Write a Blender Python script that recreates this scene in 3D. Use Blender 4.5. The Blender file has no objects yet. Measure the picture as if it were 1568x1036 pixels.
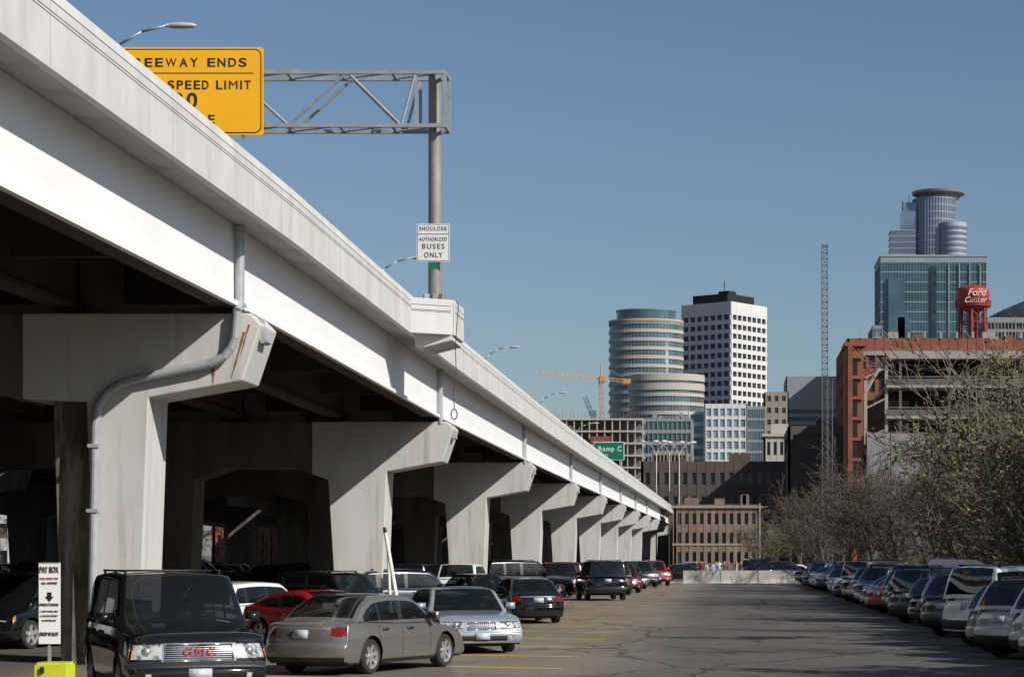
import bpy, bmesh, math, random
from mathutils import Vector, Matrix
R=random.Random(11)
F=3267.; CX=1120.; CY=850.; H0=2.2
def wx(px,D): return (px-CX)*D/F
def wz(py,D): return H0+(CY-py)*D/F
rad=math.radians
scene=bpy.context.scene
COL=scene.collection

# ---------------------------------------------------------------- materials
def pmat(name,col,rough=.7,metal=0.,var=.15,scale=2.,col2=None,stretch=(1,1,1),bump=0.,coat=0.,amt=1.,spec=.5,lo=.35,hi=.7,dirt=None):
    m=bpy.data.materials.new(name); m.use_nodes=True
    nt=m.node_tree; b=nt.nodes['Principled BSDF']
    b.inputs['Roughness'].default_value=rough; b.inputs['Metallic'].default_value=metal
    b.inputs['Coat Weight'].default_value=coat; b.inputs['Coat Roughness'].default_value=.03
    b.inputs['Specular IOR Level'].default_value=spec
    if var==0 and col2 is None:
        b.inputs['Base Color'].default_value=(*col,1); return m
    tc=nt.nodes.new('ShaderNodeTexCoord'); mp=nt.nodes.new('ShaderNodeMapping')
    mp.inputs['Scale'].default_value=stretch
    nt.links.new(tc.outputs['Object'],mp.inputs['Vector'])
    def layer(scale_,vec,lo_,hi_,amt_):
        n=nt.nodes.new('ShaderNodeTexNoise'); n.inputs['Scale'].default_value=scale_; n.inputs['Detail'].default_value=7; n.inputs['Roughness'].default_value=.62
        nt.links.new(vec,n.inputs['Vector'])
        mr=nt.nodes.new('ShaderNodeMapRange'); mr.inputs['From Min'].default_value=lo_; mr.inputs['From Max'].default_value=hi_; mr.inputs['To Max'].default_value=amt_
        nt.links.new(n.outputs['Fac'],mr.inputs['Value']); return n,mr
    n,mr=layer(scale,mp.outputs['Vector'],lo,hi,amt)
    mx=nt.nodes.new('ShaderNodeMix'); mx.data_type='RGBA'
    c1=tuple(min(1,c*(1+var)) for c in col); c2=col2 if col2 else tuple(c*(1-var) for c in col)
    mx.inputs['A'].default_value=(*c1,1); mx.inputs['B'].default_value=(*c2,1)
    nt.links.new(mr.outputs['Result'],mx.inputs['Factor'])
    out=mx.outputs['Result']
    if dirt:
        dc,dscale,dst,dlo,dhi,damt=dirt
        mp2=nt.nodes.new('ShaderNodeMapping'); mp2.inputs['Scale'].default_value=dst; mp2.inputs['Location'].default_value=(3.3,7.1,1.7)
        nt.links.new(tc.outputs['Object'],mp2.inputs['Vector'])
        n2,mr2=layer(dscale,mp2.outputs['Vector'],dlo,dhi,damt)
        mx2=nt.nodes.new('ShaderNodeMix'); mx2.data_type='RGBA'; mx2.inputs['B'].default_value=(*dc,1)
        nt.links.new(out,mx2.inputs['A']); nt.links.new(mr2.outputs['Result'],mx2.inputs['Factor']); out=mx2.outputs['Result']
    nt.links.new(out,b.inputs['Base Color'])
    if bump:
        bp=nt.nodes.new('ShaderNodeBump'); bp.inputs['Strength'].default_value=bump; bp.inputs['Distance'].default_value=.05
        nt.links.new(n.outputs['Fac'],bp.inputs['Height']); nt.links.new(bp.outputs['Normal'],b.inputs['Normal'])
    return m

M={}
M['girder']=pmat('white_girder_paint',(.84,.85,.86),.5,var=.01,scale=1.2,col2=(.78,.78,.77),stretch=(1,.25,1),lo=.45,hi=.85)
M['steel_dark']=pmat('shade_toned_steel',(.055,.037,.027),.85,var=.3,scale=.8)  # inner girders and deck underside: their shadow is put into this dark brown
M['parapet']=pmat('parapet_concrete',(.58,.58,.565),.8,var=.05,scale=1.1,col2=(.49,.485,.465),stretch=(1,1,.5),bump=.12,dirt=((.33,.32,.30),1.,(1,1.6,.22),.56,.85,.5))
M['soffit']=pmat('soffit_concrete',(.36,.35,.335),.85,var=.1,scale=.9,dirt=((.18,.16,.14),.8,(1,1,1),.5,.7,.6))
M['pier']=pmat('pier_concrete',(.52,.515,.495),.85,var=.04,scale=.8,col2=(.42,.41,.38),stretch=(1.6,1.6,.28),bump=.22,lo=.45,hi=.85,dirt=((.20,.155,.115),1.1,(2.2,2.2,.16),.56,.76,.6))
M['pier_in']=pmat('shade_toned_pier_concrete',(.145,.125,.105),.9,var=.15,scale=.6,col2=(.075,.058,.045),stretch=(1.6,1.6,.3),bump=.25)  # inner and far piers, under-deck shade painted into the concrete colour
M['groove']=pmat('dark_joint',(.05,.05,.05),.9,var=0)
M['joint']=pmat('panel_joint',(.30,.29,.27),.9,var=0)
M['galv']=pmat('galvanized_steel',(.36,.37,.37),.5,.4,var=.15,scale=3)
M['pipe']=pmat('drain_pipe',(.34,.36,.385),.45,.1,var=.15,scale=3)
M['pole']=pmat('pole_steel',(.25,.235,.21),.6,.2,var=.25,scale=2,stretch=(1,1,.3))
M['rust']=pmat('rust_stain',(.22,.095,.035),.9,var=.4,scale=7)
M['sign_y']=pmat('yellow_sign',(.90,.45,.006),.45,var=.02,scale=1)
M['black']=pmat('black_paint',(.02,.02,.02),.5,var=0)
M['sign_w']=pmat('white_sign',(.72,.72,.70),.45,var=.04,scale=3)
M['sign_b']=pmat('white_painted_board',(.86,.86,.84),.45,var=.02,scale=3)
M['green']=pmat('green_sign',(.0,.15,.085),.45,var=.05,scale=2)
M['red']=pmat('red_lettering',(.45,.02,.02),.5,var=0)
M['yellow']=pmat('yellow_plastic',(.55,.60,.03),.5,var=.1,scale=4)
M['lamp']=pmat('lamp_head',(.45,.45,.44),.5,.1,var=.03)
M['barrier']=pmat('barrier_concrete',(.42,.40,.37),.85,var=.12,scale=.7,col2=(.20,.19,.17))
M['lineY']=pmat('worn_yellow_line',(.62,.40,.05),.85,var=.1,scale=2.2,col2=(.26,.20,.11),lo=.54,hi=.74)
M['kerb']=pmat('kerb_concrete',(.34,.33,.31),.85,var=.15,scale=1.5)

def text(body,loc,size,mat,parent=None,rot=(math.pi/2,0,0),align='CENTER',sx=1.,name='lettering',off=0.,shear=0.,spc=1.18):
    c=bpy.data.curves.new(name,'FONT'); c.body=body; c.size=size; c.align_x=align; c.align_y='CENTER'; c.extrude=.004; c.offset=off; c.shear=shear
    c.space_character=spc
    o=bpy.data.objects.new(name,c); COL.objects.link(o); c.materials.append(mat)
    o.location=loc; o.rotation_euler=rot; o.scale=(sx,1,1)
    if parent: o.parent=parent
    return o

# ---------------------------------------------------------------- mesh builder
class MB:
    def __init__(s): s.v=[]; s.f=[]; s.m=[]
    def add(s,vs,fs,m=0):
        o=len(s.v); s.v+= [tuple(a) for a in vs]
        for f in fs: s.f.append(tuple(i+o for i in f)); s.m.append(m)
    def box(s,x0,x1,y0,y1,z0,z1,m=0):
        s.add([(x0,y0,z0),(x1,y0,z0),(x1,y1,z0),(x0,y1,z0),(x0,y0,z1),(x1,y0,z1),(x1,y1,z1),(x0,y1,z1)],
              [(0,3,2,1),(4,5,6,7),(0,1,5,4),(1,2,6,5),(2,3,7,6),(3,0,4,7)],m)
    def obox(s,c,size,rz=0,m=0,rx=0,ry=0):
        mt=Matrix.Translation(c)@Matrix.Rotation(rz,4,'Z')@Matrix.Rotation(ry,4,'Y')@Matrix.Rotation(rx,4,'X')
        a,b,d=[q/2 for q in size]
        vs=[mt@Vector(p) for p in [(-a,-b,-d),(a,-b,-d),(a,b,-d),(-a,b,-d),(-a,-b,d),(a,-b,d),(a,b,d),(-a,b,d)]]
        s.add(vs,[(0,3,2,1),(4,5,6,7),(0,1,5,4),(1,2,6,5),(2,3,7,6),(3,0,4,7)],m)
    def prismY(s,poly,y0,y1,m=0):
        n=len(poly); vs=[(x,y0,z) for x,z in poly]+[(x,y1,z) for x,z in poly]
        s.add(vs,[tuple(range(n)),tuple(range(2*n-1,n-1,-1))]+[(i,n+i,n+(i+1)%n,(i+1)%n) for i in range(n)],m)
    def prismZ(s,poly,z0,z1,m=0):
        n=len(poly); vs=[(x,y,z0) for x,y in poly]+[(x,y,z1) for x,y in poly]
        s.add(vs,[tuple(range(n-1,-1,-1)),tuple(range(n,2*n))]+[(i,(i+1)%n,n+(i+1)%n,n+i) for i in range(n)],m)
    def tube(s,p,q,r0,r1=None,n=8,m=0,caps=True):
        p=Vector(p);q=Vector(q); r1=r0 if r1 is None else r1
        d=(q-p)
        if d.length<1e-6: return
        d.normalize(); a=d.orthogonal().normalized(); b=d.cross(a)
        vs=[]
        for c,r in ((p,r0),(q,r1)):
            for i in range(n):
                t=2*math.pi*i/n; vs.append(c+a*(r*math.cos(t))+b*(r*math.sin(t)))
        fs=[(i,(i+1)%n,n+(i+1)%n,n+i) for i in range(n)]
        if caps: fs+=[tuple(range(n-1,-1,-1)),tuple(range(n,2*n))]
        s.add(vs,fs,m)
    def path(s,pts,r,n=10,m=0):
        for a,b in zip(pts[:-1],pts[1:]): s.tube(a,b,r,r,n,m)
    def ring(s,cx,cy,r,z0,z1,n=48,m=0,a0=0,a1=2*math.pi):
        poly=[(cx+r*math.cos(a0+(a1-a0)*i/n),cy+r*math.sin(a0+(a1-a0)*i/n)) for i in range(n)]
        s.prismZ(poly,z0,z1,m)
    def mesh(s,name,mats,smooth=False):
        me=bpy.data.meshes.new(name); me.from_pydata(s.v,[],s.f)
        for mm in mats: me.materials.append(mm)
        me.polygons.foreach_set('material_index',s.m)
        if smooth: me.polygons.foreach_set('use_smooth',[True]*len(s.f))
        me.update(); return me
    def obj(s,name,mats,parent=None,loc=(0,0,0),rz=0,smooth=False,bevel=0):
        me=s.mesh(name,mats,smooth); o=bpy.data.objects.new(name,me); COL.objects.link(o)
        o.location=loc; o.rotation_euler=(0,0,rz)
        if parent: o.parent=parent
        if bevel:
            b=o.modifiers.new('bevel','BEVEL'); b.width=bevel; b.segments=2; b.limit_method='ANGLE'; b.angle_limit=rad(40)
        return o
def empty(name,loc=(0,0,0),rz=0):
    e=bpy.data.objects.new(name,None); COL.objects.link(e); e.location=loc; e.rotation_euler=(0,0,rz); e.empty_display_size=.5; return e
def pl(pts,x):
    if x<=pts[0][0]: return pts[0][1]
    for (a,b),(c,d) in zip(pts[:-1],pts[1:]):
        if x<=c: return b+(d-b)*(x-a)/(c-a)
    return pts[-1][1]

# ---------------------------------------------------------------- camera, light, sky
cam=bpy.data.cameras.new('camera'); co=bpy.data.objects.new('camera',cam); COL.objects.link(co)
co.location=(0,0,H0); co.rotation_euler=(math.pi/2,0,0)
cam.lens=75; cam.sensor_width=36; cam.shift_x=-336/1568; cam.shift_y=332/1568; cam.clip_end=20000; cam.clip_start=.5
scene.camera=co
EL=rad(34); AZ=rad(124)
S=Vector((math.sin(AZ)*math.cos(EL),math.cos(AZ)*math.cos(EL),math.sin(EL)))
sl=bpy.data.lights.new('sun','SUN'); sl.energy=5.0; sl.angle=rad(.5); sl.color=(1,.945,.86)
so=bpy.data.objects.new('sun',sl); COL.objects.link(so); so.rotation_euler=S.to_track_quat('Z','Y').to_euler(); so.location=(30,-30,60)
w=bpy.data.worlds.new('World'); scene.world=w; w.use_nodes=True
nt=w.node_tree; bg=nt.nodes['Background']; sk=nt.nodes.new('ShaderNodeTexSky'); sk.sky_type='NISHITA'; sk.sun_disc=False
sk.sun_elevation=EL; sk.sun_rotation=AZ; sk.altitude=250; sk.air_density=1.0; sk.dust_density=1.1; sk.ozone_density=3.4
hs=nt.nodes.new('ShaderNodeHueSaturation'); hs.inputs['Saturation'].default_value=1.0
nt.links.new(sk.outputs[0],hs.inputs['Color']); nt.links.new(hs.outputs[0],bg.inputs['Color']); bg.inputs['Strength'].default_value=.080
scene.view_settings.view_transform='Standard'; scene.view_settings.look='None'; scene.view_settings.exposure=0

# ---------------------------------------------------------------- ground
gm=pmat('ground_soil',(.10,.09,.07),.95,var=.25,scale=.15,col2=(.06,.068,.035))
g=MB(); g.add([(-6000,-3000,0),(6000,-3000,0),(6000,12000,0),(-6000,12000,0)],[(0,1,2,3)]); g.obj('ground',[gm])
am=bpy.data.materials.new('old_asphalt'); am.use_nodes=True; nt=am.node_tree; b=nt.nodes['Principled BSDF']; b.inputs['Roughness'].default_value=.9
b.inputs['Specular IOR Level'].default_value=.25
geo=nt.nodes.new('ShaderNodeNewGeometry')
def N(t,**k):
    n=nt.nodes.new(t)
    for a,c in k.items(): setattr(n,a,c)
    return n
def noise(scale,detail=6,vec=None,rough=.6):
    n=N('ShaderNodeTexNoise'); n.inputs['Scale'].default_value=scale; n.inputs['Detail'].default_value=detail; n.inputs['Roughness'].default_value=rough
    nt.links.new(vec if vec else geo.outputs['Position'],n.inputs['Vector']); return n.outputs['Fac']
def mrange(v,a,b_,c=0.,d=1.):
    n=N('ShaderNodeMapRange'); n.inputs[1].default_value=a; n.inputs[2].default_value=b_; n.inputs[3].default_value=c; n.inputs[4].default_value=d
    nt.links.new(v,n.inputs[0]); return n.outputs[0]
def mixc(f,a,b_,bt='MIX'):
    n=N('ShaderNodeMix',data_type='RGBA',blend_type=bt)
    if isinstance(f,float): n.inputs['Factor'].default_value=f
    else: nt.links.new(f,n.inputs['Factor'])
    for s_,q in (('A',a),('B',b_)):
        if isinstance(q,tuple): n.inputs[s_].default_value=(*q,1)
        else: nt.links.new(q,n.inputs[s_])
    return n.outputs['Result']
def math_(op,a,b_):
    n=N('ShaderNodeMath',operation=op)
    for i,q in enumerate((a,b_)):
        if isinstance(q,(int,float)): n.inputs[i].default_value=q
        else: nt.links.new(q,n.inputs[i])
    return n.outputs[0]
sep=N('ShaderNodeSeparateXYZ'); nt.links.new(geo.outputs['Position'],sep.inputs[0])
nlow=noise(.12,4)
xs=math_('ADD',sep.outputs['X'],math_('MULTIPLY',math_('SUBTRACT',nlow,.5),3.))
leftf=mrange(xs,-1.2,-3.2)
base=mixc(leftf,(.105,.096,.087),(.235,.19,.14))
base=mixc(mrange(sep.outputs['X'],-11.5,-14.5),base,(.08,.07,.06))  # asphalt darkens beneath the bridge, the deck's shade put into its colour
mp=N('ShaderNodeMapping'); mp.inputs['Scale'].default_value=(1,.12,1); nt.links.new(geo.outputs['Position'],mp.inputs[0])
base=mixc(mrange(noise(.9,6,mp.outputs[0]),.35,.7),base,mixc(.4,base,(.06,.055,.05)))
base=mixc(mrange(noise(.35,5),.55,.62,0,.35),base,(.07,.064,.058))
base=mixc(mrange(noise(.16,2,mp.outputs[0]),.60,.61,0,.45),base,(.05,.046,.043))
base=mixc(mrange(noise(9,3),.3,.7,0,.30),base,(.21,.19,.165))
base=mixc(mrange(noise(1.7,3),.66,.74,0,.5),base,(.035,.032,.03))
vor=N('ShaderNodeTexVoronoi',feature='DISTANCE_TO_EDGE'); vor.inputs['Scale'].default_value=.16
mp2=N('ShaderNodeMapping'); mp2.inputs['Scale'].default_value=(1,.45,1)
vv=N('ShaderNodeVectorMath',operation='ADD'); nz=N('ShaderNodeTexNoise'); nz.inputs['Scale'].default_value=.8; nz.inputs['Detail'].default_value=5
nt.links.new(geo.outputs['Position'],nz.inputs['Vector']); nt.links.new(geo.outputs['Position'],vv.inputs[0]); nt.links.new(nz.outputs['Color'],vv.inputs[1])
nt.links.new(vv.outputs[0],mp2.inputs[0]); nt.links.new(mp2.outputs[0],vor.inputs['Vector'])
base=mixc(mrange(vor.outputs['Distance'],.003,.010,.75,0.),base,(.028,.026,.024))
nt.links.new(base,b.inputs['Base Color'])
bp=N('ShaderNodeBump'); bp.inputs['Strength'].default_value=.5; bp.inputs['Distance'].default_value=.02
nt.links.new(noise(25,3),bp.inputs['Height']); nt.links.new(bp.outputs[0],b.inputs['Normal'])
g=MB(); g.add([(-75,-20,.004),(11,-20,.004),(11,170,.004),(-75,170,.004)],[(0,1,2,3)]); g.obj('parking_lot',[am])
g=MB(); g.add([(-150,176,.004),(120,176,.004),(120,190,.004),(-150,190,.004)],[(0,1,2,3)]); g.obj('street',[pmat('street_asphalt',(.09,.085,.08),.9,var=.15,scale=.3)])
g=MB()
y=27.
while y<163:
    g.add([(-3.3,y-.11,.009),(-3.3,y+.11,.009),(-8.4,y+2.1,.009),(-8.4,y+1.88,.009)],[(0,1,2,3)]); y+=4.8
g.add([(-3.42,24,.010),(-3.30,24,.010),(-3.30,36.5,.010),(-3.42,36.5,.010)],[(0,1,2,3)])
for y in range(20,165,3):
    g.add([(5.2,y,.009),(5.2,y+.12,.009),(9.6,y+3.2,.009),(9.6,y+3.08,.009)],[(0,1,2,3)])
g.obj('parking_stall_lines',[M['lineY']])
g=MB(); g.box(11,11.18,-20,170,0,.14); g.box(-75,11,170,170.2,0,.14); g.obj('kerb',[M['kerb']])

# ---------------------------------------------------------------- elevated freeway
def zoff(D): return pl([(0,.0),(45,0),(72,-.32),(105,-.42),(140,-.42),(200,-.28),(375,.12),(700,.2)],D)
def xcur(D): return 0 if D<335 else -((D-335)**2)/900.
PIERS=[43+29.7*i for i in range(-1,16)]
def sweep(mb,poly,D0,D1,m=0,dx=0):
    Ds=[D0]; 
    st=6. 
    while Ds[-1]+st<D1: Ds.append(Ds[-1]+st)
    Ds.append(D1)
    n=len(poly); vs=[]
    for D in Ds:
        for x,z in poly: vs.append((x+dx+xcur(D),D,z+zoff(D)))
    fs=[tuple(range(n)),tuple(range(len(vs)-1,len(vs)-n-1,-1))]
    for k in range(len(Ds)-1):
        for i in range(n):
            fs.append((k*n+i,(k+1)*n+i,(k+1)*n+(i+1)%n,k*n+(i+1)%n))
    mb.add(vs,fs,m)
def freeway(dx,name,first):
    E=empty(name)
    X1=-30.8
    mb=MB()
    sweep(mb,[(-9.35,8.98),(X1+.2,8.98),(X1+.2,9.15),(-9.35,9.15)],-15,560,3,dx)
    sweep(mb,[(-9.2,8.78),(-9.2,9.72),(-9.24,9.9),(-9.42,9.9),(-9.46,9.3),(-9.6,9.155),(-9.6,8.975),(-9.36,8.90),(-9.34,8.78)],-15,560,0,dx)
    sweep(mb,[(X1,8.78),(X1,9.9),(X1+.22,9.9),(X1+.3,9.2),(X1+.3,8.9)],-15,560,0,dx)
    sweep(mb,[(-20.3,9.152),(-19.7,9.152),(-19.9,9.9),(-20.1,9.9)],-15,560,0,dx)
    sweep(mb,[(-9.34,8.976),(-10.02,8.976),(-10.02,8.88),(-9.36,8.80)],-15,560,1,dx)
    for zz in (9.70,9.55,9.50):
        sweep(mb,[(-9.197,zz),(-9.197,zz+.012),(-9.21,zz+.012),(-9.21,zz)],-15,560,2,dx)
    for k in range(0,70):
        D=-9+k*7.4+ (0.8 if k%2 else 0)
        mb.box(-9.215+dx+xcur(D),-9.196+dx+xcur(D),D,D+.010,8.8+zoff(D),9.70+zoff(D),4)
    mb.obj('deck_and_parapets',[M['parapet'],M['soffit'],M['groove'],M['steel_dark'],M['joint']],E)
    gb=MB()
    ends=[-15]+PIERS[:]+[560]
    for a,b_ in zip(ends[:-1],ends[1:]):
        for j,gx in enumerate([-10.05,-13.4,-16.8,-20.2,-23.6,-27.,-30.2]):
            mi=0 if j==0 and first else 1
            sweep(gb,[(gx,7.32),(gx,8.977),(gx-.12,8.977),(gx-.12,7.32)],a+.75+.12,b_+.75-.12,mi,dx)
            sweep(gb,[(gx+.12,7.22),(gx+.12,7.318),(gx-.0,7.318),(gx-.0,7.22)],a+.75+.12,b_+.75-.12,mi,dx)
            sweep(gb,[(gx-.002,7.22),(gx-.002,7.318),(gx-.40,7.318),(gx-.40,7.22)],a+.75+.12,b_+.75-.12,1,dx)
            n=4
            if j:
                for q in range(n):
                    D=a+(b_-a)*(q+.5)/n
                    gb.box(gx+3.2+dx+xcur(D),gx+.1+dx+xcur(D),D,D+.15,7.7+zoff(D),8.6+zoff(D),1)
    gb.obj('girders',[M['girder'],M['steel_dark']],E)
    pb=MB()
    for k,D in enumerate(PIERS):
        if D>540: continue
        z=zoff(D); s=dx+xcur(D); T=1.5
        zb=-.2
        A_=[(-9.48,6.85+z),(-9.86,5.72+z),(-11.75,5.38+z),(-11.95,zb),(-13.45,zb),(-13.75,5.1+z),(-14.3,5.3+z),(-14.3,7.08+z),(-9.7,7.08+z)]
        B_=[(-14.3,5.3+z),(-14.9,5.5+z),(-17.2,5.5+z),(-18.3,5.1+z),(-18.5,zb),(-20.1,zb),(-20.4,5.1+z),(-21.6,5.5+z),(-25.,5.5+z),(-26.1,5.1+z),(-26.3,zb),(-27.9,zb),(-28.2,5.3+z),(-31.2,5.7+z),(-31.4,6.9+z),(-31,7.08+z),(-14.3,7.08+z)]
        if first and k==1:
            A_=[(-9.48,6.85+z),(-9.86,5.72+z),(-11.75,5.38+z),(-11.95,zb),(-12.80,zb),(-13.0,5.3),(-14.3,5.35+z),(-14.3,7.08+z),(-9.7,7.08+z)]
            pb.prismY([(-12.7,zb),(-13.62,zb),(-13.78,5.33),(-12.7,5.33)],D+.34,D+T-.02,4)
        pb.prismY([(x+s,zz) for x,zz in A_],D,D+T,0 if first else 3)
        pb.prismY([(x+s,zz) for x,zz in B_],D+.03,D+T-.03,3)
        for gx in [-10.05,-13.4,-16.8,-20.2,-23.6,-27.,-30.2]:
            pb.box(gx-.35+s,gx+.1+s,D+.35,D+1.15,7.082+z,7.218+z,2)
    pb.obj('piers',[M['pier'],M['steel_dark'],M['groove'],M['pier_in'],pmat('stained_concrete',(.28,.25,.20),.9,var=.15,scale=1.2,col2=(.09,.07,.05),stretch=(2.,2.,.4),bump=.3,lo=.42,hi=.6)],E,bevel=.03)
    if first:
        mb=MB()
        D=43; f=D-.14
        mb.path([(-9.93,43.1,8.85),(-9.93,43.1,7.3),(-9.93,f,7.1),(-9.98,f,6.55),(-10.06,f,6.35),(-10.2,f,6.18),(-10.5,f,6.04),(-12.0,f,5.74),(-12.3,f,5.64),(-12.55,f,5.46),(-12.72,f,5.2),(-12.78,f,4.8),(-12.86,f,0)],.09,12,0)
        for p in [(-9.93,43.1,7.25),(-12.80,f,4.4),(-12.0,f,5.74),(-12.82,f,3.1)]:
            mb.obox(p,(.22,.22,.07),0,0)
        for i,D in enumerate(PIERS[2:9]):
            z=zoff(D)
            mb.path([(-9.93,D+.05,8.85+z),(-9.93,D+.05,7.0+z)],.085,10,0)
            mb.path([(-9.93,D+.35,8.85+z),(-9.93,D+.35,7.3+z)],.04,8,0)
        mb.obj('drain_pipes',[M['pipe']],E,smooth=False)
        mb=MB(); rr_=random.Random(4)
        def run(x,z0,z1,wd,D,dxz=0.):
            n=9; 
            ws=[wd*(1-i/n*.85)*rr_.uniform(.5,1.1) for i in range(n+1)]
            for i in range(n):
                a=z0+(z1-z0)*i/n; b2=z0+(z1-z0)*(i+1)/n
                xa=x+dxz*(a-z0); xb=x+dxz*(b2-z0)
                mb.add([(xa-ws[i],D-.004,a),(xa+ws[i],D-.004,a),(xb+ws[i+1],D-.004,b2),(xb-ws[i+1],D-.004,b2)],[(0,1,2,3)])
        run(-9.82,6.7,5.76,.05,43,.28); run(-9.72,6.85,6.2,.03,43,.28); run(-10.45,5.98,5.64,.05,43)
        mb.obj('rust_streaks',[M['rust']],E)
        # sprayed letter on the second pier
        t_=text('K',(-13.15,PIERS[2]-.012,1.35),.5,M['green'],E,name='graffiti_letter')
        mb=MB()
        for D in PIERS:
            if D<300:
                mb.obox((-9.56,D+.5,6.75+zoff(D)),(.12,.5,.5),0,0,ry=rad(-18))
        mb.obj('cap_end_plates',[M['pipe']],E)
        mb=MB()
        zt=9.62
        mb.prismZ([(-9.22,61.3),(-8.15,61.95),(-8.05,62.2),(-8.05,64.2),(-9.22,64.9)],8.6,zt,0)
        mb.prismY([(-9.2,8.598),(-9.2,8.25),(-8.9,8.25),(-8.12,8.45),(-8.12,8.598)],62.0,64.2,0)
        for zz in (9.42,9.28,9.24):
            mb.add([(-9.2,61.305,zz),(-8.15,61.943,zz),(-8.15,61.943,zz+.014),(-9.2,61.305,zz+.014)],[(0,1,2,3)],1)
            mb.add([(-8.046,62.2,zz),(-8.046,64.2,zz),(-8.046,64.2,zz+.014),(-8.046,62.2,zz+.014)],[(0,1,2,3)],1)
        mb.obj('sign_corbel',[M['parapet'],M['groove']],E,bevel=.02)
        mb=MB(); pts=[(-8.0,62.0,9.6),(-7.93,62.0,9.45),(-7.98,62.0,8.9),(-8.02,62,8.3),(-8.0,62,7.5),(-8.08,62,6.9),(-8.05,62,6.45)]
        mb.path(pts,.014,6,0)
        c=Vector((-8.06,62,6.3)); mb.path([c+Vector((.09*math.sin(t*.6),0,.15*math.cos(t*.6))) for t in range(12)],.018,6,0)
        mb.obj('hanging_cable',[M['groove']],E)
    return E
FW=freeway(0,'elevated_freeway',True)
FW2=freeway(-24.5,'elevated_freeway',False)

# ---------------------------------------------------------------- overhead sign gantry
G=empty('overhead_sign_gantry')
D=63.2; mb=MB(); k=D/F
X=wx(666,D); zb=9.62; zt=wz(116,D)
mb.tube((X,D,zb),(X,D,zt),.20,.19,20,1)
mb.tube((X,D,zb),(X,D,zb+.06),.42,.42,20,0)
for i in range(8):
    a=i*math.pi/4
    c=Vector((X+.28*math.cos(a),D+.28*math.sin(a),zb+.17)); mb.obox(c,(.22,.02,.26),a,0)
XR=wx(687,D)-.0; XL=-33.; z1=zt; z0=wz(197,D)
for yy in (D-.45,D+.45):
    for z in (z0,z1): mb.box(XL,XR,yy-.055,yy+.055,z-.055,z+.055,0)
    mb.box(XR-.1,XR,yy-.05,yy+.05,z0+.06,z1-.06,0)
for z in (z0,z1):
    x=XR-.05; 
    while x>XL:
        mb.box(x-.05,x+.03,D-.39,D+.39,z-.035,z+.035,0)
        x2=x-1.55; mb.tube((x,D-.4,z),(x2,D+.4,z),.028,n=6,m=0); x=x2
x=XR-.9
mb.box(x-.04,x+.04,D-.48,D-.42,z0+.06,z1-.06,0); mb.box(x-.04,x+.04,D+.42,D+.48,z0+.06,z1-.06,0)
for yy in (D-.45,D+.45):
    pts=[(wx(640,D),z1),(wx(618,D),z0),(wx(536,D),z1),(wx(447,D),z0)]
    q=wx(447,D); st=wx(536,D)-wx(447,D); t=1
    while q>XL:
        q-=st; pts.append((q,z1 if t else z0)); t=1-t
    for a,b_ in zip(pts[:-1],pts[1:]): mb.tube((a[0],yy,a[1]),(b_[0],yy,b_[1]),.042,n=8,m=0)
mb.tube((XL+.6,D,0),(XL+.6,D,zt),.2,.19,16,1)
mb.obj('truss_and_posts',[M['galv'],M['pole']],G)
mb=MB(); sx0=wx(168,D); sx1=wx(410,D); sz0=wz(213,D); sz1=wz(80,D); ys=D-.62
def rrect(x0,x1,z0_,z1_,r,n=5):
    P=[]
    for cx,cz,a in ((x1-r,z1_-r,0),(x0+r,z1_-r,90),(x0+r,z0_+r,180),(x1-r,z0_+r,270)):
        for i in range(n+1):
            t=rad(a+90*i/n); P.append((cx+r*math.cos(t),cz+r*math.sin(t)))
    return P
mb.prismY(rrect(sx0,sx1,sz0,sz1,.06),ys,ys+.04,0)
mb.prismY(rrect(sx0+.05,sx1-.05,sz0+.05,sz1-.05,.20),ys-.004,ys-.001,1)
mb.prismY(rrect(sx0+.085,sx1-.085,sz0+.085,sz1-.085,.17),ys-.008,ys-.005,0)
mb.box(sx0+.1,sx1-.28,ys-.012,ys-.009,wz(120.3,D),wz(118.7,D),1)
for x in (sx0+.5,(sx0+sx1)/2,sx1-.6): mb.box(x-.04,x+.04,ys+.041,ys+.11,sz0-.1,sz1-.02,2)
mb.obj('freeway_ends_sign',[M['sign_y'],M['black'],M['galv']],G)
def letters(s,px0,px1,py,h,off=0.):
    wd={'I':.5,'1':.6,' ':.6,'M':1.35,'W':1.35}
    ws=[wd.get(c,1.) for c in s]; tot=sum(ws); x=px0
    for c,wc in zip(s,ws):
        cw=(px1-px0)*wc/tot
        if c!=' ':
            o=text(c,(wx(x+cw/2,D),ys-.014,wz(py,D)),h,M['black'],G,off=off if c not in 'MW' else 0.,spc=1.)
            bpy.context.view_layer.update(); tw=cw*k*.74
            if c not in 'I1': o.scale=(tw/max(o.dimensions.x,.01),1,1)
        x+=cw
letters('FREEWAY ENDS',196,387,104,.36,.006)
letters('SPEED LIMIT',264,393,138,.36,.006)
letters('30',270,313,162,.62,.012)
letters('1 MILE',272,338,190,.36,.006)
mb=MB(); a0=wx(640.5,D);a1=wx(691,D);c0=wz(403,D);c1=wz(345,D); y2=D-.34
mb.prismY(rrect(a0,a1,c0,c1,.05),y2,y2+.02,0)
mb.prismY(rrect(a0+.02,a1-.02,c0+.02,c1-.02,.05),y2-.003,y2-.001,1)
mb.prismY(rrect(a0+.035,a1-.035,c0+.035,c1-.035,.04),y2-.006,y2-.004,0)
mb.box(a0+.03,a1-.03,y2-.009,y2-.0065,wz(361.5,D),wz(360.5,D),1)
mb.box(X-.13,X+.13,y2-.01,y2+.01,wz(414,D),wz(404,D),2)
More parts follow.
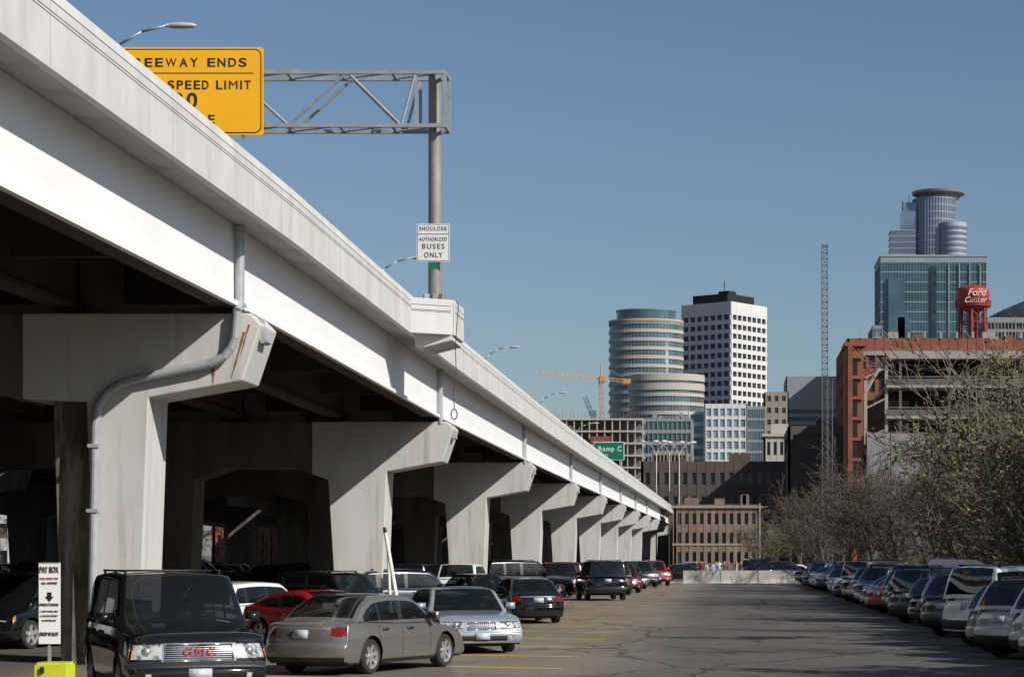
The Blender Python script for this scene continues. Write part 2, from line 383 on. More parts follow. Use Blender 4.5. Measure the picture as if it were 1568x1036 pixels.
mb.box(X-.03,X+.03,y2+.02,D-.15,c0+.2,c0+.26,3); mb.box(X-.03,X+.03,y2+.02,D-.15,c1-.26,c1-.2,3)
mb.obj('shoulder_buses_sign',[M['sign_w'],M['black'],M['green'],M['galv']],G)
for s,py,h,wd in (('SHOULDER',353,.17,42),('AUTHORIZED',369,.145,42),('BUSES',380,.21,34),('ONLY',393,.21,28)):
    o=text(s,((a0+a1)/2,y2-.011,wz(py,D)),h,M['black'],G,spc=1.25); bpy.context.view_layer.update(); o.scale=(wd*k/o.dimensions.x,1,1)

G2=empty('highway_guide_sign'); D=250; mb=MB()
mb.box(wx(909,D),wx(956,D),D,D+.08,wz(704,D),wz(676,D),1); mb.box(wx(910,D),wx(955,D),D-.03,D-.002,wz(703,D),wz(677,D),0)
for px in (914,951): mb.tube((wx(px,D),D+.2,9.2),(wx(px,D),D+.2,wz(677,D)),.12,n=8,m=2)
mb.box(wx(905,D),wx(956,D),D+.1,D+.3,wz(692,D),wz(690,D),2)
mb.obj('panel_and_posts',[M['green'],M['sign_w'],M['galv']],G2)
o=text('Ramp C',(wx(934,D),D-.04,wz(687,D)),.8,M['sign_w'],G2,off=.01); bpy.context.view_layer.update(); o.scale=(2.7/o.dimensions.x,1,1)
text('EXIT',(wx(925,D),D-.04,wz(697,D)),.4,M['sign_w'],G2)

# ---------------------------------------------------------------- street lamps
def lamp_mesh(dbl=True):
    mb=MB(); mb.tube((0,0,0),(0,0,9.2),.11,.07,10,0)
    for sg in ((-1,1) if dbl else (1,)):
        pts=[(0,0,8.9),(sg*.5,0,9.45),(sg*1.2,0,9.85),(sg*2.0,0,10.05)]
        mb.path(pts,.04,8,0)
        c=[(2.0,.06,.05),(2.15,.12,.09),(2.5,.15,.10),(2.8,.12,.08),(2.95,.04,.03)]
        vs=[];n=10
        for x,wy,hz in c:
            for i in range(n):
                t=2*math.pi*i/n; vs.append((sg*x,wy*math.cos(t),10.05+hz*math.sin(t)))
        fs=[(k*n+i,k*n+(i+1)%n,(k+1)*n+(i+1)%n,(k+1)*n+i) for k in range(4) for i in range(n)]+[tuple(range(n)),tuple(range(4*n,5*n))]
        mb.add(vs,fs,1)
    return mb.mesh('street_lamp',[M['galv'],M['lamp']],True)
LM=lamp_mesh()
for D in (68,120,172,222,275,330,385):
    o=bpy.data.objects.new('street_lamp',LM); COL.objects.link(o); o.location=(-20+xcur(D),D,9.3+zoff(D))
for px,D,h in ((1040,300,0),(1025,340,0),(1005,320,0)):
    o=bpy.data.objects.new('street_lamp',LM); COL.objects.link(o); o.location=(wx(px,D),D,0); o.scale=(1,1,wz(676,D)/10.05)
    o.rotation_euler=(0,0,.6)
mb=MB(); mb.tube((0,0,0),(0,0,wz(770,230)),.13,.09,8); mb.box(-.9,.9,-.05,.05,wz(776,230),wz(775,230)); mb.obj('utility_pole',[M['pole']],loc=(wx(1163,230),230,0))

# ---------------------------------------------------------------- buildings
glassT=pmat('teal_glass',(.08,.14,.17),.15,.35,var=.35,scale=.06)
glassD=pmat('dark_glass',(.03,.04,.05),.2,.2,var=.6,scale=.3)
glassB=pmat('blue_glass',(.16,.21,.28),.15,.45,var=.25,scale=.04)
glassL=pmat('light_glass',(.22,.30,.35),.2,.3,var=.35,scale=.12)
beige=pmat('beige_stone',(.42,.385,.34),.7,var=.05,scale=.05)
white=pmat('white_stone',(.60,.59,.58),.7,var=.04,scale=.05)
greyst=pmat('grey_stone',(.24,.25,.27),.7,var=.08,scale=.05)
tan=pmat('tan_stone',(.28,.23,.185),.8,var=.1,scale=.1)
brick=pmat('tan_brick',(.215,.15,.115),.9,var=.15,scale=.4,col2=(.14,.10,.08))
dbrick=pmat('dark_brick',(.085,.065,.058),.9,var=.15,scale=.3)
brownw=pmat('brown_wall',(.10,.078,.066),.9,var=.15,scale=.2)
orange=pmat('orange_brick',(.23,.075,.043),.85,var=.12,scale=.3)
slab=pmat('concrete_slab',(.29,.275,.26),.85,var=.1,scale=.2)
darkint=pmat('dark_interior',(.012,.011,.010),.9,var=.2,scale=.3)
def bld(name,xc,yc,wd,dp,h,rz,fl,bw,bd,wall,glass,sp=.4,pr=.3,rel=.35,crown=1.5,extra=None,mats=()):
    mb=MB(); a=wd/2;b_=dp/2
    mb.box(-a,a,-b_,b_,0,h-.3,1); fh=(h-crown)/fl
    for i in range(fl):
        z=i*fh; mb.box(-a-rel,a+rel,-b_-rel,b_+rel,z,z+fh*sp,0)
    mb.box(-a-rel,a+rel,-b_-rel,b_+rel,h-crown,h,0)
    r2=rel+.06
    if pr>0:
        for n,L,ax in ((bw,wd,0),(bd,dp,1)):
            if n<=0: continue
            bay=L/n
            for i in range(n+1):
                c=-L/2+i*bay; hw=bay*pr/2
                c0=max(c-hw,-L/2-r2); c1=min(c+hw,L/2+r2)
                if ax==0:
                    mb.box(c0,c1,-b_-r2,-b_+.05,0,h-.05,0)
                else:
                    mb.box(a-.05,a+r2,c0,c1,0,h-.05,0); mb.box(-a-r2,-a+.05,c0,c1,0,h-.05,0)
    if extra: extra(mb,a,b_,h)
    return mb.obj(name,[wall,glass,*mats],None,(xc,yc,0),rz)
def span(name,p0,p1,py,D,dp,fl,bw,bd,wall,glass,**kw):
    x0=wx(p0,D);x1=wx(p1,D); return bld(name,(x0+x1)/2,D+dp/2,x1-x0,dp,wz(py,D),0,fl,bw,bd,wall,glass,**kw)
rb=random.Random(9)
def roofstuff(mb,a,b_,h,n=4,mi=0,s=1.):
    for i in range(n):
        x=rb.uniform(-a*.8,a*.8); w_=rb.uniform(.8,2.5)*s; mb.box(x,x+w_,-b_*.5,-b_*.5+w_,h,h+rb.uniform(.8,2.2)*s,mi)
def ex(mb,a,b_,h):
    mb.box(-a-.7,a+.7,-b_-.7,b_+.7,h-.5,h-.2,2); mb.box(-a-.5,a+.5,-b_-.5,b_+.5,3.6,3.9,2)
    mb.box(-a+1,-a+3,-2,2,h,h+1.2,0); roofstuff(mb,a,b_,h,3)
span('brick_commercial_building',1035,1160,772,300,22,3,11,6,brick,glassD,sp=.42,pr=.5,crown=1.2,extra=ex,mats=(tan,))
span('brick_warehouse',985,1213,706,385,30,4,16,6,dbrick,glassD,sp=.5,pr=.5,crown=2,extra=lambda mb,a,b_,h:(mb.box(-a-.5,a+.5,-b_-.5,b_+.5,h*.52,h*.52+.4,2),mb.box(2,6,-3,3,h,h+2,0),roofstuff(mb,a,b_,h,3)),mats=(tan,))
span('brown_windowless_building',1210,1294,652,365,25,1,1,1,brownw,brownw,sp=.9,pr=.1,crown=1.5,extra=lambda mb,a,b_,h:roofstuff(mb,a,b_,h,2))
span('tan_office_building',1172,1206,600,850,30,14,3,4,tan,glassD,sp=.55,pr=.5)
span('stone_building_with_cornice',1172,1212,668,600,18,6,4,4,pmat('pale_stone',(.40,.375,.33),.8,var=.1,scale=.1),glassD,sp=.35,pr=.5,extra=lambda mb,a,b_,h:(mb.box(-a-1,a+1,-b_-1,b_+1,h,h+.8,0),mb.box(-2,3,-2,2,h+.8,h+4,0)))
span('grey_office_tower',1205,1293,576,900,40,20,1,1,greyst,glassD,sp=.5,pr=.04,crown=14)
D=1000; 
def ex(mb,a,b_,h):
    mb.box(-a+3,a-4,-b_+3,b_-3,h,h+4.5,2); mb.box(-2,4,-2,4,h+4.5,h+7,2); mb.tube((0,0,h+7),(0,0,h+12),.2,m=2)
bld('white_office_tower',wx(1109,D),D+18,27.5,27.5,wz(462,D),rad(-36),26,7,7,white,glassD,sp=.45,pr=.24,rel=.9,crown=6,extra=ex,mats=(darkint,))
D=700
span('white_apartment_building',1080,1143,618,D,22,14,6,5,white,glassL,sp=.3,pr=.3,crown=1.5)
span('glass_apartment_wing',1143.5,1171,622,D+3,20,14,8,8,greyst,glassL,sp=.2,pr=.12,crown=1)
span('teal_apartment_wing',1056,1079.5,630,D+3,20,13,1,5,white,glassT,sp=.35,pr=.1,crown=1)
span('dark_glass_office',985,1058,640,650,25,12,10,6,greyst,glassT,sp=.3,pr=.12,crown=1,extra=lambda mb,a,b_,h:roofstuff(mb,a,b_,h,4))
span('low_grey_building',1055,1180,716,560,20,4,12,5,greyst,glassD,sp=.4,pr=.3,crown=1,extra=lambda mb,a,b_,h:roofstuff(mb,a,b_,h,5))
span('low_office_block',1000,1050,690,520,20,6,9,5,tan,glassD,sp=.4,pr=.3,crown=1)
mb=MB(); D=900
def banded(px,pxr,D,pytop,z0,spf=.42,fh=3.7,yo=0,sq=.8):
    cx=wx(px,D); r=pxr*D/F; top=wz(pytop,D); z=z0
    def rg(rr,za,zb_,m,n=64):
        poly=[(cx+rr*math.cos(2*math.pi*i/n),D+yo+rr*sq*math.sin(2*math.pi*i/n)) for i in range(n)]
        mb.prismZ(poly,za,zb_,m)
    rg(r-.5,z0,top-.2,1)
    while z<top-1:
        rg(r,z,min(z+fh*spf,top),0); z+=fh
    rg(r,top-2.2,top,0)
    for i in range(64):
        a=2*math.pi*i/64; mb.obox((cx+(r-.5)*math.cos(a),D+yo+(r-.5)*sq*math.sin(a),(top+z0)/2),(.10,.10,top-z0-3),a,0)
    return rg
rg=banded(988,58,D,488,0,yo=10,spf=.38)
rg(46*D/F,wz(488,D)+.01,wz(474,D),1); rg(47*D/F,wz(474,D)+.01,wz(472,D),2)
rg=banded(1022,57.5,D-10,580,0,yo=-16,spf=.38)
rg(57.9*(D-10)/F,wz(590,D-10),wz(581,D-10),0); rg(57.9*(D-10)/F,wz(604,D-10),wz(594,D-10),0)
mb.obj('curved_banded_office_tower',[beige,glassT,pmat('teal_roof',(.10,.20,.19),.5,var=.1,scale=.1)],None)
mb=MB(); D=1500; k=D/F
def cyl(px,r,y,z0,z1,m,n=48): mb.ring(wx(px,D),y,r*k,z0,z1,n,m)
cyl(1431,33,D,0,wz(306,D),0)
for i in range(40):
    z=wz(306,D)-i*5.0
    mb.ring(wx(1431,D),D,33.4*k,z-.7,z,48,1)
for i in range(48):
    a=2*math.pi*i/48; mb.obox((wx(1431,D)+33.5*k*math.cos(a),D+33.5*k*math.sin(a),120),(.35,.35,wz(306,D)*2-240),a,1)
n=48; 
prof=[(30,306),(31,302),(40,298.5),(41,295),(36,295),(28,301)]
vs=[];cx=wx(1437,D)
for r,py in prof:
    for i in range(n):
        a=2*math.pi*i/n; vs.append((cx+r*k*math.cos(a),D+r*k*math.sin(a),wz(py,D)))
fs=[(j*n+i,j*n+(i+1)%n,((j+1)%6)*n+(i+1)%n,((j+1)%6)*n+i) for j in range(6) for i in range(n)]
mb.add(vs,fs,2)
cyl(1437,24,D,wz(306,D),wz(300,D),1)
for i in range(24):
    a=2*math.pi*i/24; mb.tube((cx+29*k*math.cos(a),D+29*k*math.sin(a),wz(306,D)),(cx+38*k*math.cos(a),D+38*k*math.sin(a),wz(297,D)),.3,n=5,m=1)
x0,x1=wx(1363,D),wx(1400,D); mb.box(x0,x1,D-12,D+12,0,wz(356,D),0)
x0,x1=wx(1379,D),wx(1402,D); mb.box(x0,x1,D-9,D+9,wz(356,D),wz(326,D),0)
x0,x1=wx(1385,D),wx(1402,D); mb.box(x0,x1,D-7,D+7,wz(326,D)+.01,wz(312,D),0)
mb.box(wx(1381,D),wx(1383,D),D-2,D,wz(326,D),wz(305,D),1); mb.tube((wx(1392,D),D,wz(312,D)),(wx(1392,D),D,wz(296,D)),.25,m=1)
for i in range(60):
    z=wz(356,D)-i*4.2
    if z>0: mb.box(wx(1363,D)-.4,wx(1400,D)+.1,D-12.4,D+12.4,z-.5,z,1)
cyl(1456,21,D-12,0,wz(346,D),1)
for i in range(50):
    z=wz(346,D)-3-i*4.0
    mb.ring(wx(1456,D),D-12,21.5*k,z-2.1,z,40,0)
mb.obj('skyscraper_with_halo_crown',[glassB,pmat('tower_stone',(.31,.33,.37),.6,var=.05,scale=.05),pmat('halo_metal',(.28,.27,.27),.5,.3,var=.1,scale=.2)])
D=900
def ex(mb,a,b_,h):
    for x0,x1,z0,z1 in ((-a+3,-a+10,h*.62,h*.93),(-a+7,-a+12,h*.35,h*.8)):
        mb.box(x0,x1,-b_-1.6,-b_-.4,z0,z1,2)
    mb.box(-1.2,1.2,-b_-1.0,-b_-.4,0,h-4,3)
    for i in range(4): mb.box(a-16+i*4.4,a-15.5+i*4.4,-b_-.9,-b_-.3,0,h-3,0)
    mb.box(-a-.5,a+.5,-b_-.5,b_+.5,h,h+.8,0)
span('glass_office_block',1349,1510,393,D,36,30,36,12,pmat('mullion',(.24,.29,.32),.5,var=.1,scale=.1),pmat('blue_green_glass',(.065,.13,.15),.12,.4,var=.5,scale=.06),sp=.10,pr=.08,rel=.2,crown=2.5,extra=ex,mats=(glassT,glassD))
span('dark_office_building',1512,1640,486,820,40,26,24,8,greyst,glassD,sp=.3,pr=.2,crown=2,extra=lambda mb,a,b_,h:mb.prismY([(-a,h),(a,h),(a,h+14),(-a+6,h+3)],-b_,b_,1))
span('glass_lower_office',1338,1350,498,860,30,22,3,6,greyst,glassB,sp=.3,pr=.2)
E=empty('red_water_tower'); D=430; mb=MB(); k=D/F; cx=wx(1490,D)
n=40
prof=[(0,436),(11,437),(20,440),(24.5,443.5),(25,446),(25,466),(22,472),(12,477),(0,478)]
vs=[]
for rr,py in prof:
    for i in range(n):
        a=2*math.pi*i/n; vs.append((cx+max(rr,.01)*k*math.cos(a),D+max(rr,.01)*k*math.sin(a),wz(py,D)))
mb.add(vs,[(j*n+i,j*n+(i+1)%n,(j+1)*n+(i+1)%n,(j+1)*n+i) for j in range(len(prof)-1) for i in range(n)],0)
o=mb.obj('tank',[pmat('red_tank',(.30,.03,.028),.5,var=.15,scale=.5)],E,smooth=True)
mb=MB()
for i in range(n):
    a=2*math.pi*i/n;b2=2*math.pi*(i+1)/n; rr=27.5*k; z=wz(468.3,D)
    mb.tube((cx+rr*math.cos(a),D+rr*math.sin(a),z+1),(cx+rr*math.cos(b2),D+rr*math.sin(b2),z+1),.05,n=5)
    mb.tube((cx+rr*math.cos(a),D+rr*math.sin(a),z),(cx+rr*math.cos(a),D+rr*math.sin(a),z+1),.04,n=5)
mb.ring(cx,D,27.5*k,wz(469.8,D),wz(468.3,D),n,0)
zg=30
for i in range(6):
    a=2*math.pi*i/6+.3; mb.tube((cx+21*k*math.cos(a),D+21*k*math.sin(a),wz(470,D)),(cx+27*k*math.cos(a),D+27*k*math.sin(a),zg),.28,n=8)
    b2=a+math.pi/3
    mb.tube((cx+24*k*math.cos(a),D+24*k*math.sin(a),wz(494,D)),(cx+24*k*math.cos(b2),D+24*k*math.sin(b2),wz(494,D)),.12,n=6)
    mb.tube((cx+22*k*math.cos(a),D+22*k*math.sin(a),wz(476,D)),(cx+24*k*math.cos(b2),D+24*k*math.sin(b2),wz(494,D)),.07,n=5)
mb.tube((cx,D,zg),(cx,D,wz(478,D)),1.0,n=12)
mb.obj('legs_and_walkway',[pmat('red_steel',(.20,.03,.025),.6,var=.15,scale=.5)],E)
text('Ford',(cx+.3,D-25*k-.15,wz(450.5,D)),2.0,M['sign_w'],E,off=.0,sx=.95,shear=.35,spc=1.); text('Center',(cx,D-25*k-.15,wz(462,D)),1.6,M['sign_w'],E,off=.0,sx=.95,shear=.35,spc=1.)
D=400
def ex(mb,a,b_,h):
    for i in range(14): mb.box(-a+2+i*3,-a+2.4+i*3,-b_-.6,-b_-.4,h,h+1.2,2)
    mb.box(-a,a,-b_-.8,-b_-.5,h-3.2,h-2.4,2)
    for i in range(9): mb.box(-a+4+i*4.6,-a+5.4+i*4.6+(i%3)*.6,-3,0,h,h+1.2+(i*7%4)*.6,2 if i%2 else 0)
span('brick_office_building',1300,1640,518,D,40,9,24,10,orange,glassD,sp=.4,pr=.4,crown=3,extra=ex,mats=(slab,))
D=325; mb=MB(); x0=wx(1357,D); x1=wx(1680,D); H=wz(542,D)
nl=7; fh=(H)/nl
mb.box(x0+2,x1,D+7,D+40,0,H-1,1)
for i in range(nl+1):
    z=i*fh
    mb.box(x0,x1,D,D+42,z-.4,z,0)
    if i<nl: 
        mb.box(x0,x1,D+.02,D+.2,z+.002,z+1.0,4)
        mb.tube((x0,D-.15,z+1.25),(x1,D-.15,z+1.25),.05,n=5,m=0)
    if i:
        for j in range(9):
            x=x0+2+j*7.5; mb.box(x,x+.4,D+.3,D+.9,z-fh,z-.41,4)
mb.box(x0-.02,x1,D-.3,D-.12,H-.7,H+.5,0)
for j in range(12):
    x=x0+1+j*3.5; mb.box(x,x+.08,D,D+.08,H,H+1.2,0)
xl=wx(1325,D)
mb.tube((xl,D+1,wz(600,D)),(x0+.3,D+1,H+.3),.3,n=6,m=0)
for i in range(4):
    z=H-fh*(i+.55); mb.tube((xl,D+1,z-1),(x0,D+1,z+.6),.16,n=6,m=0)
for pz in (wx(1326,D),wx(1358,D)): mb.box(pz-.25,pz+.25,D+.8,D+1.3,0,H*.88 if pz<x0 else H,0)
mb.box(xl,x0+4,D+6,D+30,0,H*.8,2)
for i in range(16):
    mb.box(xl+i*3.6,xl+i*3.6+3.5,D-4,D-.5,0,wz(664+(i%2)*1.2,D),3)
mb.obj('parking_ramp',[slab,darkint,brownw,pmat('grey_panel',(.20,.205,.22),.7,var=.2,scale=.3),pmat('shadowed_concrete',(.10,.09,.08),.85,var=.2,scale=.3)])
D=322; x0=wx(1296,D);x1=wx(1322,D)
mb=MB(); H=wz(530,D)
mb.box(x0,x1,D,D+8,0,H,0)
mb.box(x0+.9,x1-.9,D-.25,D-.01,4,H-2,1)
for i in range(10):
    z=4+i*3.1; mb.box(x0-.1,x1+.1,D-.45,D-.26,z,z+.5,0)
mb.box(x0-.3,x1+.3,D-.6,D+8.3,H,H+.6,0); mb.box(x0+.2,x0+.9,D-.7,D-.46,0,H,2)
mb.obj('brick_stair_tower',[orange,darkint,pmat('rust_red_steel',(.20,.06,.035),.7,var=.2,scale=.4)])
D=600; mb=MB(); x0=wx(843,D);x1=wx(984,D);H=wz(640,D); fh=3.4
i=0
while i*fh<H:
    z=H-i*fh; mb.box(x0,x1,D,D+20,z-.5,z,0); 
    for j in range(13):
        x=x0+j*2.15; mb.box(x,x+.3,D+.3,D+.8,z-fh,z-.51,0)
        if i==0: mb.box(x,x+.1,D,D+.1,z,z+1.6,1); mb.box(x+.9,x+1.,D+4,D+4.1,z,z+2.2,1)
    i+=1
mb.box(x0+1,x1-1,D+5,D+20,0,H-.6,2); mb.box(x0+3,x0+9,D-.4,D-.1,0,H*.72,3); mb.box(wx(905,D),wx(935,D),D-.8,D-.1,0,wz(668,D),3)
mb.obj('building_under_construction',[pmat('pale_slab',(.40,.37,.34),.8,var=.1,scale=.2),pmat('rebar',(.2,.1,.06),.8),pmat('grey_core',(.12,.11,.105),.8,var=.2,scale=.3),pmat('red_formwork',(.22,.06,.045),.8)])
def lattice(mb,p,q,wd,step,r,m=0,up=Vector((0,0,1))):
    p=Vector(p);q=Vector(q); d=(q-p); L=d.length; d.normalize()
    a=d.cross(up); a=(a if a.length>.1 else d.cross(Vector((0,1,0)))).normalized(); b_=d.cross(a).normalized()
    cs=[(a*i+b_*j)*wd/2 for i,j in ((-1,-1),(1,-1),(1,1),(-1,1))]
    for c in cs: mb.tube(p+c,q+c,r,n=4,m=m)
    n=max(1,int(L/step))
    for i in range(n):
        s0=p+d*(L*i/n); s1=p+d*(L*(i+1)/n)
        for j in range(4):
            c0=cs[j];c1=cs[(j+1)%4]
            mb.tube(s0+(c0 if i%2 else c1),s1+(c1 if i%2 else c0),r*.6,n=3,m=m,caps=False)
            mb.tube(s0+c0,s0+c1,r*.6,n=3,m=m,caps=False)
D=640; mb=MB(); xc=wx(920.5,D)
lattice(mb,(xc,D,0),(xc,D,wz(640,D)),1.5,1.8,.14,1)
lattice(mb,(xc,D,wz(640,D)),(xc,D,wz(576,D)),1.3,1.6,.12,0)
lattice(mb,(xc,D,wz(579,D)),(wx(821,D),D-6,wz(573,D)),.8,1.5,.07,0)
lattice(mb,(xc,D,wz(579,D)),(wx(965,D),D+4,wz(582,D)),.8,1.5,.07,0)
mb.tube((xc,D,wz(576,D)),(xc,D,wz(558,D)),.3,.15,m=0)
mb.tube((xc,D,wz(558,D)),(wx(850,D),D-4,wz(574,D)),.05,n=4); mb.tube((xc,D,wz(558,D)),(wx(960,D),D+3,wz(580,D)),.05,n=4)
mb.box(wx(955,D),wx(965,D),D-1,D+1.5,wz(585,D)-.4,wz(580,D),0); mb.box(xc-.2,xc+1.6,D-1.5,D-.2,wz(584,D),wz(576,D),0)
mb.obj('tower_crane',[pmat('crane_orange',(.50,.27,.10),.6),pmat('crane_red',(.40,.10,.06),.6)])
D=680; mb=MB(); lattice(mb,(wx(909,D),D,wz(640,D)),(wx(895,D),D,wz(607,D)),1.2,1.5,.15,0); lattice(mb,(wx(909,D),D,0),(wx(909,D),D,wz(640,D)),1.4,2,.15,0)
mb.box(wx(903,D),wx(913,D),D-1,D+1,wz(636,D),wz(628,D),0)
mb.obj('luffing_crane',[pmat('crane_blue',(.10,.18,.26),.6)])
D=300; mb=MB(); lattice(mb,(wx(1264,D),D,0),(wx(1262.5,D),D,wz(378,D)),.8,.85,.065,0)
lattice(mb,(wx(1271,D),D+1,0),(wx(1271,D),D+1,wz(580,D)),.8,.9,.06,0)
mb.box(wx(1258,D),wx(1268,D),D-.3,D+.3,wz(378,D),wz(374,D),0)
mb.obj('lattice_mast',[pmat('mast_steel',(.14,.14,.15),.7,.2)])
span('brick_house_row',330,440,800,260,15,3,8,4,orange,glassD,sp=.45,pr=.5)
bld('low_brick_building',-110,300,50,30,11,0,3,12,6,brick,glassD,sp=.45,pr=.5)
bld('low_white_building',-82,230,16,20,7,0,2,6,6,white,glassD,sp=.45,pr=.4)
bld('low_stone_building',-45,420,60,30,12,0,3,16,6,tan,glassD,sp=.45,pr=.4)

mb=MB()
x=wx(1046,168)
while x<6.2:
    L=2.9
    vs=[(x,168,0),(x,168.12,.25),(x,168.2,1.02),(x,168.36,1.02),(x,168.44,.25),(x,168.56,0)]
    n=6; vs2=[(x+L,b_,c) for a,b_,c in vs]
    mb.add(vs+vs2,[tuple(range(n)),tuple(range(2*n-1,n-1,-1))]+[(i,n+i,n+(i+1)%n,(i+1)%n) for i in range(n)],0)
    x+=L+.06
mb.obj('concrete_barrier',[M['barrier']])

# ---------------------------------------------------------------- cars
C={}
cg=bpy.data.materials.new('car_glass'); cg.use_nodes=True; nt=cg.node_tree; b=nt.nodes['Principled BSDF']
b.inputs['Base Color'].default_value=(.010,.012,.013,1); b.inputs['Roughness'].default_value=.02; b.inputs['Specular IOR Level'].default_value=1.
tr=nt.nodes.new('ShaderNodeBsdfTransparent'); tr.inputs['Color'].default_value=(.50,.56,.55,1)
ms=nt.nodes.new('ShaderNodeMixShader'); ms.inputs[0].default_value=.40
nt.links.new(b.outputs[0],ms.inputs[1]); nt.links.new(tr.outputs[0],ms.inputs[2]); nt.links.new(ms.outputs[0],nt.nodes['Material Output'].inputs['Surface'])
C['glass']=cg
C['trim']=pmat('black_trim',(.014,.014,.015),.5,var=0)
C['head']=pmat('headlight_lens',(.62,.62,.60),.10,.45,var=.2,scale=9,col2=(.14,.14,.14),lo=.50,hi=.6,coat=1.)
C['tail']=pmat('tail_light',(.17,.006,.005),.2,var=.3,scale=9,coat=.6)
C['chrome']=pmat('chrome',(.55,.55,.56),.22,.75,var=.06,scale=6)
C['plate']=pmat('licence_plate',(.42,.47,.53),.5,var=.2,scale=14)
C['amber']=pmat('amber_lens',(.38,.13,.03),.25,var=.2,scale=9)
C['tyre']=pmat('tyre_rubber',(.022,.021,.02),.85,var=.2,scale=6)
C['rim']=pmat('alloy_rim',(.48,.48,.49),.35,.6,var=.1,scale=6)
C['seat']=pmat('seat_fabric',(.11,.10,.085),.9,var=.2,scale=4)
def paint(name,c,metal=.3,rough=.3):
    return pmat(name,c,rough,metal,var=.04,scale=1.4,coat=1.)
PAINT={'black':paint('paint_black',(.006,.006,.007),.0,.12),'graphite':paint('paint_graphite',(.045,.05,.055)),'silver':paint('paint_silver',(.42,.42,.43),.5),
 'champagne':paint('paint_grey_beige',(.215,.205,.19),.5),'lightsilver':paint('paint_light_silver',(.38,.42,.49),.45),'white':paint('paint_white',(.74,.74,.74),.0),
 'red':paint('paint_red',(.36,.012,.015),.1),'maroon':paint('paint_maroon',(.09,.010,.012),.1),'blue':paint('paint_blue',(.03,.06,.14),.3),'navy':paint('paint_navy',(.012,.02,.045),.2),
 'tan':paint('paint_tan',(.33,.28,.21),.4),'green':paint('paint_green',(.02,.045,.035),.2)}
def car_mesh(sp):
    L,W=sp['L'],sp['W']; hl=L/2; sill=sp.get('sill',.22); top=sp['top']; wr=sp['wr']; wxs=sp['wheels']; aR=wr+.065
    A,B,Cc,Dd=sp['gh']; roof=sp['roof']
    mb=MB()
    xs=[-hl+L*i/72 for i in range(73)]
    for w_ in wxs: xs+=[w_-aR,w_+aR,w_-aR-.03,w_+aR+.03,w_-aR*.97,w_+aR*.97]
    seams=sp['seams']
    for s_ in seams: xs+=[s_-.007,s_+.007]
    xs=sorted(set(round(x,4) for x in xs)); xs=[x for i,x in enumerate(xs) if i==0 or x-xs[i-1]>.004]
    vs_=[-1,-.97,-.93,-.86,-.78,-.7,-.62,-.54,-.45,-.36,-.27,-.18,-.09]; vs_=vs_+[0]+[-q for q in reversed(vs_)]
    ss=[i/22 for i in range(23)]
    def zbot(x):
        z=sill+(.05 if abs(x)>hl-.25 else 0)
        for w_ in wxs:
            d=abs(x-w_)
            if d<aR: z=max(z,wr+math.sqrt(aR*aR-d*d)*1.0)
        return z
    bend=sp.get('bend',.22)
    def pos(x,v,s,zz=None):
        av=abs(v); zt=pl(top,x)-.05*av**6-(.015*av**2); zb=zbot(x); zt=max(zt,zb+.05)
        z=zb+(zt-zb)*s if zz is None else zz
        tn=max(0,min(1,(z-sill)/(zt-sill)))
        kf=1-.045*(max(0,(tn-.6)/.4))**2-.05*(max(0,(.35-tn)/.35))**1.5+ .008*math.exp(-((tn-.62)/.08)**2)
        u=x/hl; kf*=1-.05*abs(u)**6
        y=W/2*v*kf
        au=abs(u)**9
        bb=sp.get('bz',.5)
        stp=.05*(1 if tn<bb else max(0,1-(tn-bb)/.05))
        xo=x-(1 if u>0 else -1)*au*(bend*av**2.6+ sp.get('lean',.10)*tn**5+ .06*max(0,(.25-tn)/.25)+.05-stp)
        return (xo,y,z)
    fm=sp.get('front'); rm=sp.get('rear')
    def grid(P,nu,nv,matf,flip):
        o=len(mb.v)
        mb.v+=[P(i,j) for i in range(nu) for j in range(nv)]
        for i in range(nu-1):
            for j in range(nv-1):
                f=(o+i*nv+j,o+(i+1)*nv+j,o+(i+1)*nv+j+1,o+i*nv+j+1)
                mb.f.append(f[::-1] if flip else f); 
                p=[mb.v[q] for q in f]; c=[sum(a)/4 for a in zip(*p)]
                mb.m.append(matf(i,j,c))
    nx=len(xs);ns=len(ss);nv=len(vs_)
    def sidem(i,j,c):
        if abs(xs[i+1]-xs[i]-.014)<.003 and any(abs((xs[i]+xs[i+1])/2-s_)<.004 for s_ in seams) and c[2]>sill+.12: return 2
        x=c[0]
        if x>hl-sp.get('hlx',.42)*1. and fm and sp['hz'][0]<c[2]<sp['hz'][1]: return 3 if x>hl-sp.get('hlx',.42)+.08 else 7
        if x<-hl+.22 and sp['tz'][0]<c[2]<sp['tz'][1]: return 4
        if sp.get('clad') and c[2]<sill+.13: return 2
        if c[2]<sill+.05: return 2
        if sp.get('strip') and abs(c[2]-sp['strip'])<.02 and abs(x)<hl*.95: return 2
        return 0
    grid(lambda i,j:pos(xs[i],-1,ss[j]),nx,ns,sidem,False)
    grid(lambda i,j:pos(xs[i],1,ss[j]),nx,ns,sidem,True)
    def topm(i,j,c):
        v=abs(vs_[j]+vs_[j+1])/2
        if sp.get('bed') and c[0]<sp['bed'] and c[0]>-hl+.12 and v<.88: return 2
        if Dd+.12<c[0]<A-.12 and v<.9: return 2
        return 0
    grid(lambda i,j:pos(xs[i],vs_[j],1),nx,nv,topm,True)
    grid(lambda i,j:pos(hl,vs_[i],ss[j]),nv,ns,lambda i,j,c:fm(abs(vs_[i]+vs_[i+1])/2,c[2]),True)
    grid(lambda i,j:pos(-hl,vs_[i],ss[j]),nv,ns,lambda i,j,c:rm(abs(vs_[i]+vs_[i+1])/2,c[2]),False)
    # grille bars, lamp bezels
    gr=sp.get('grille')
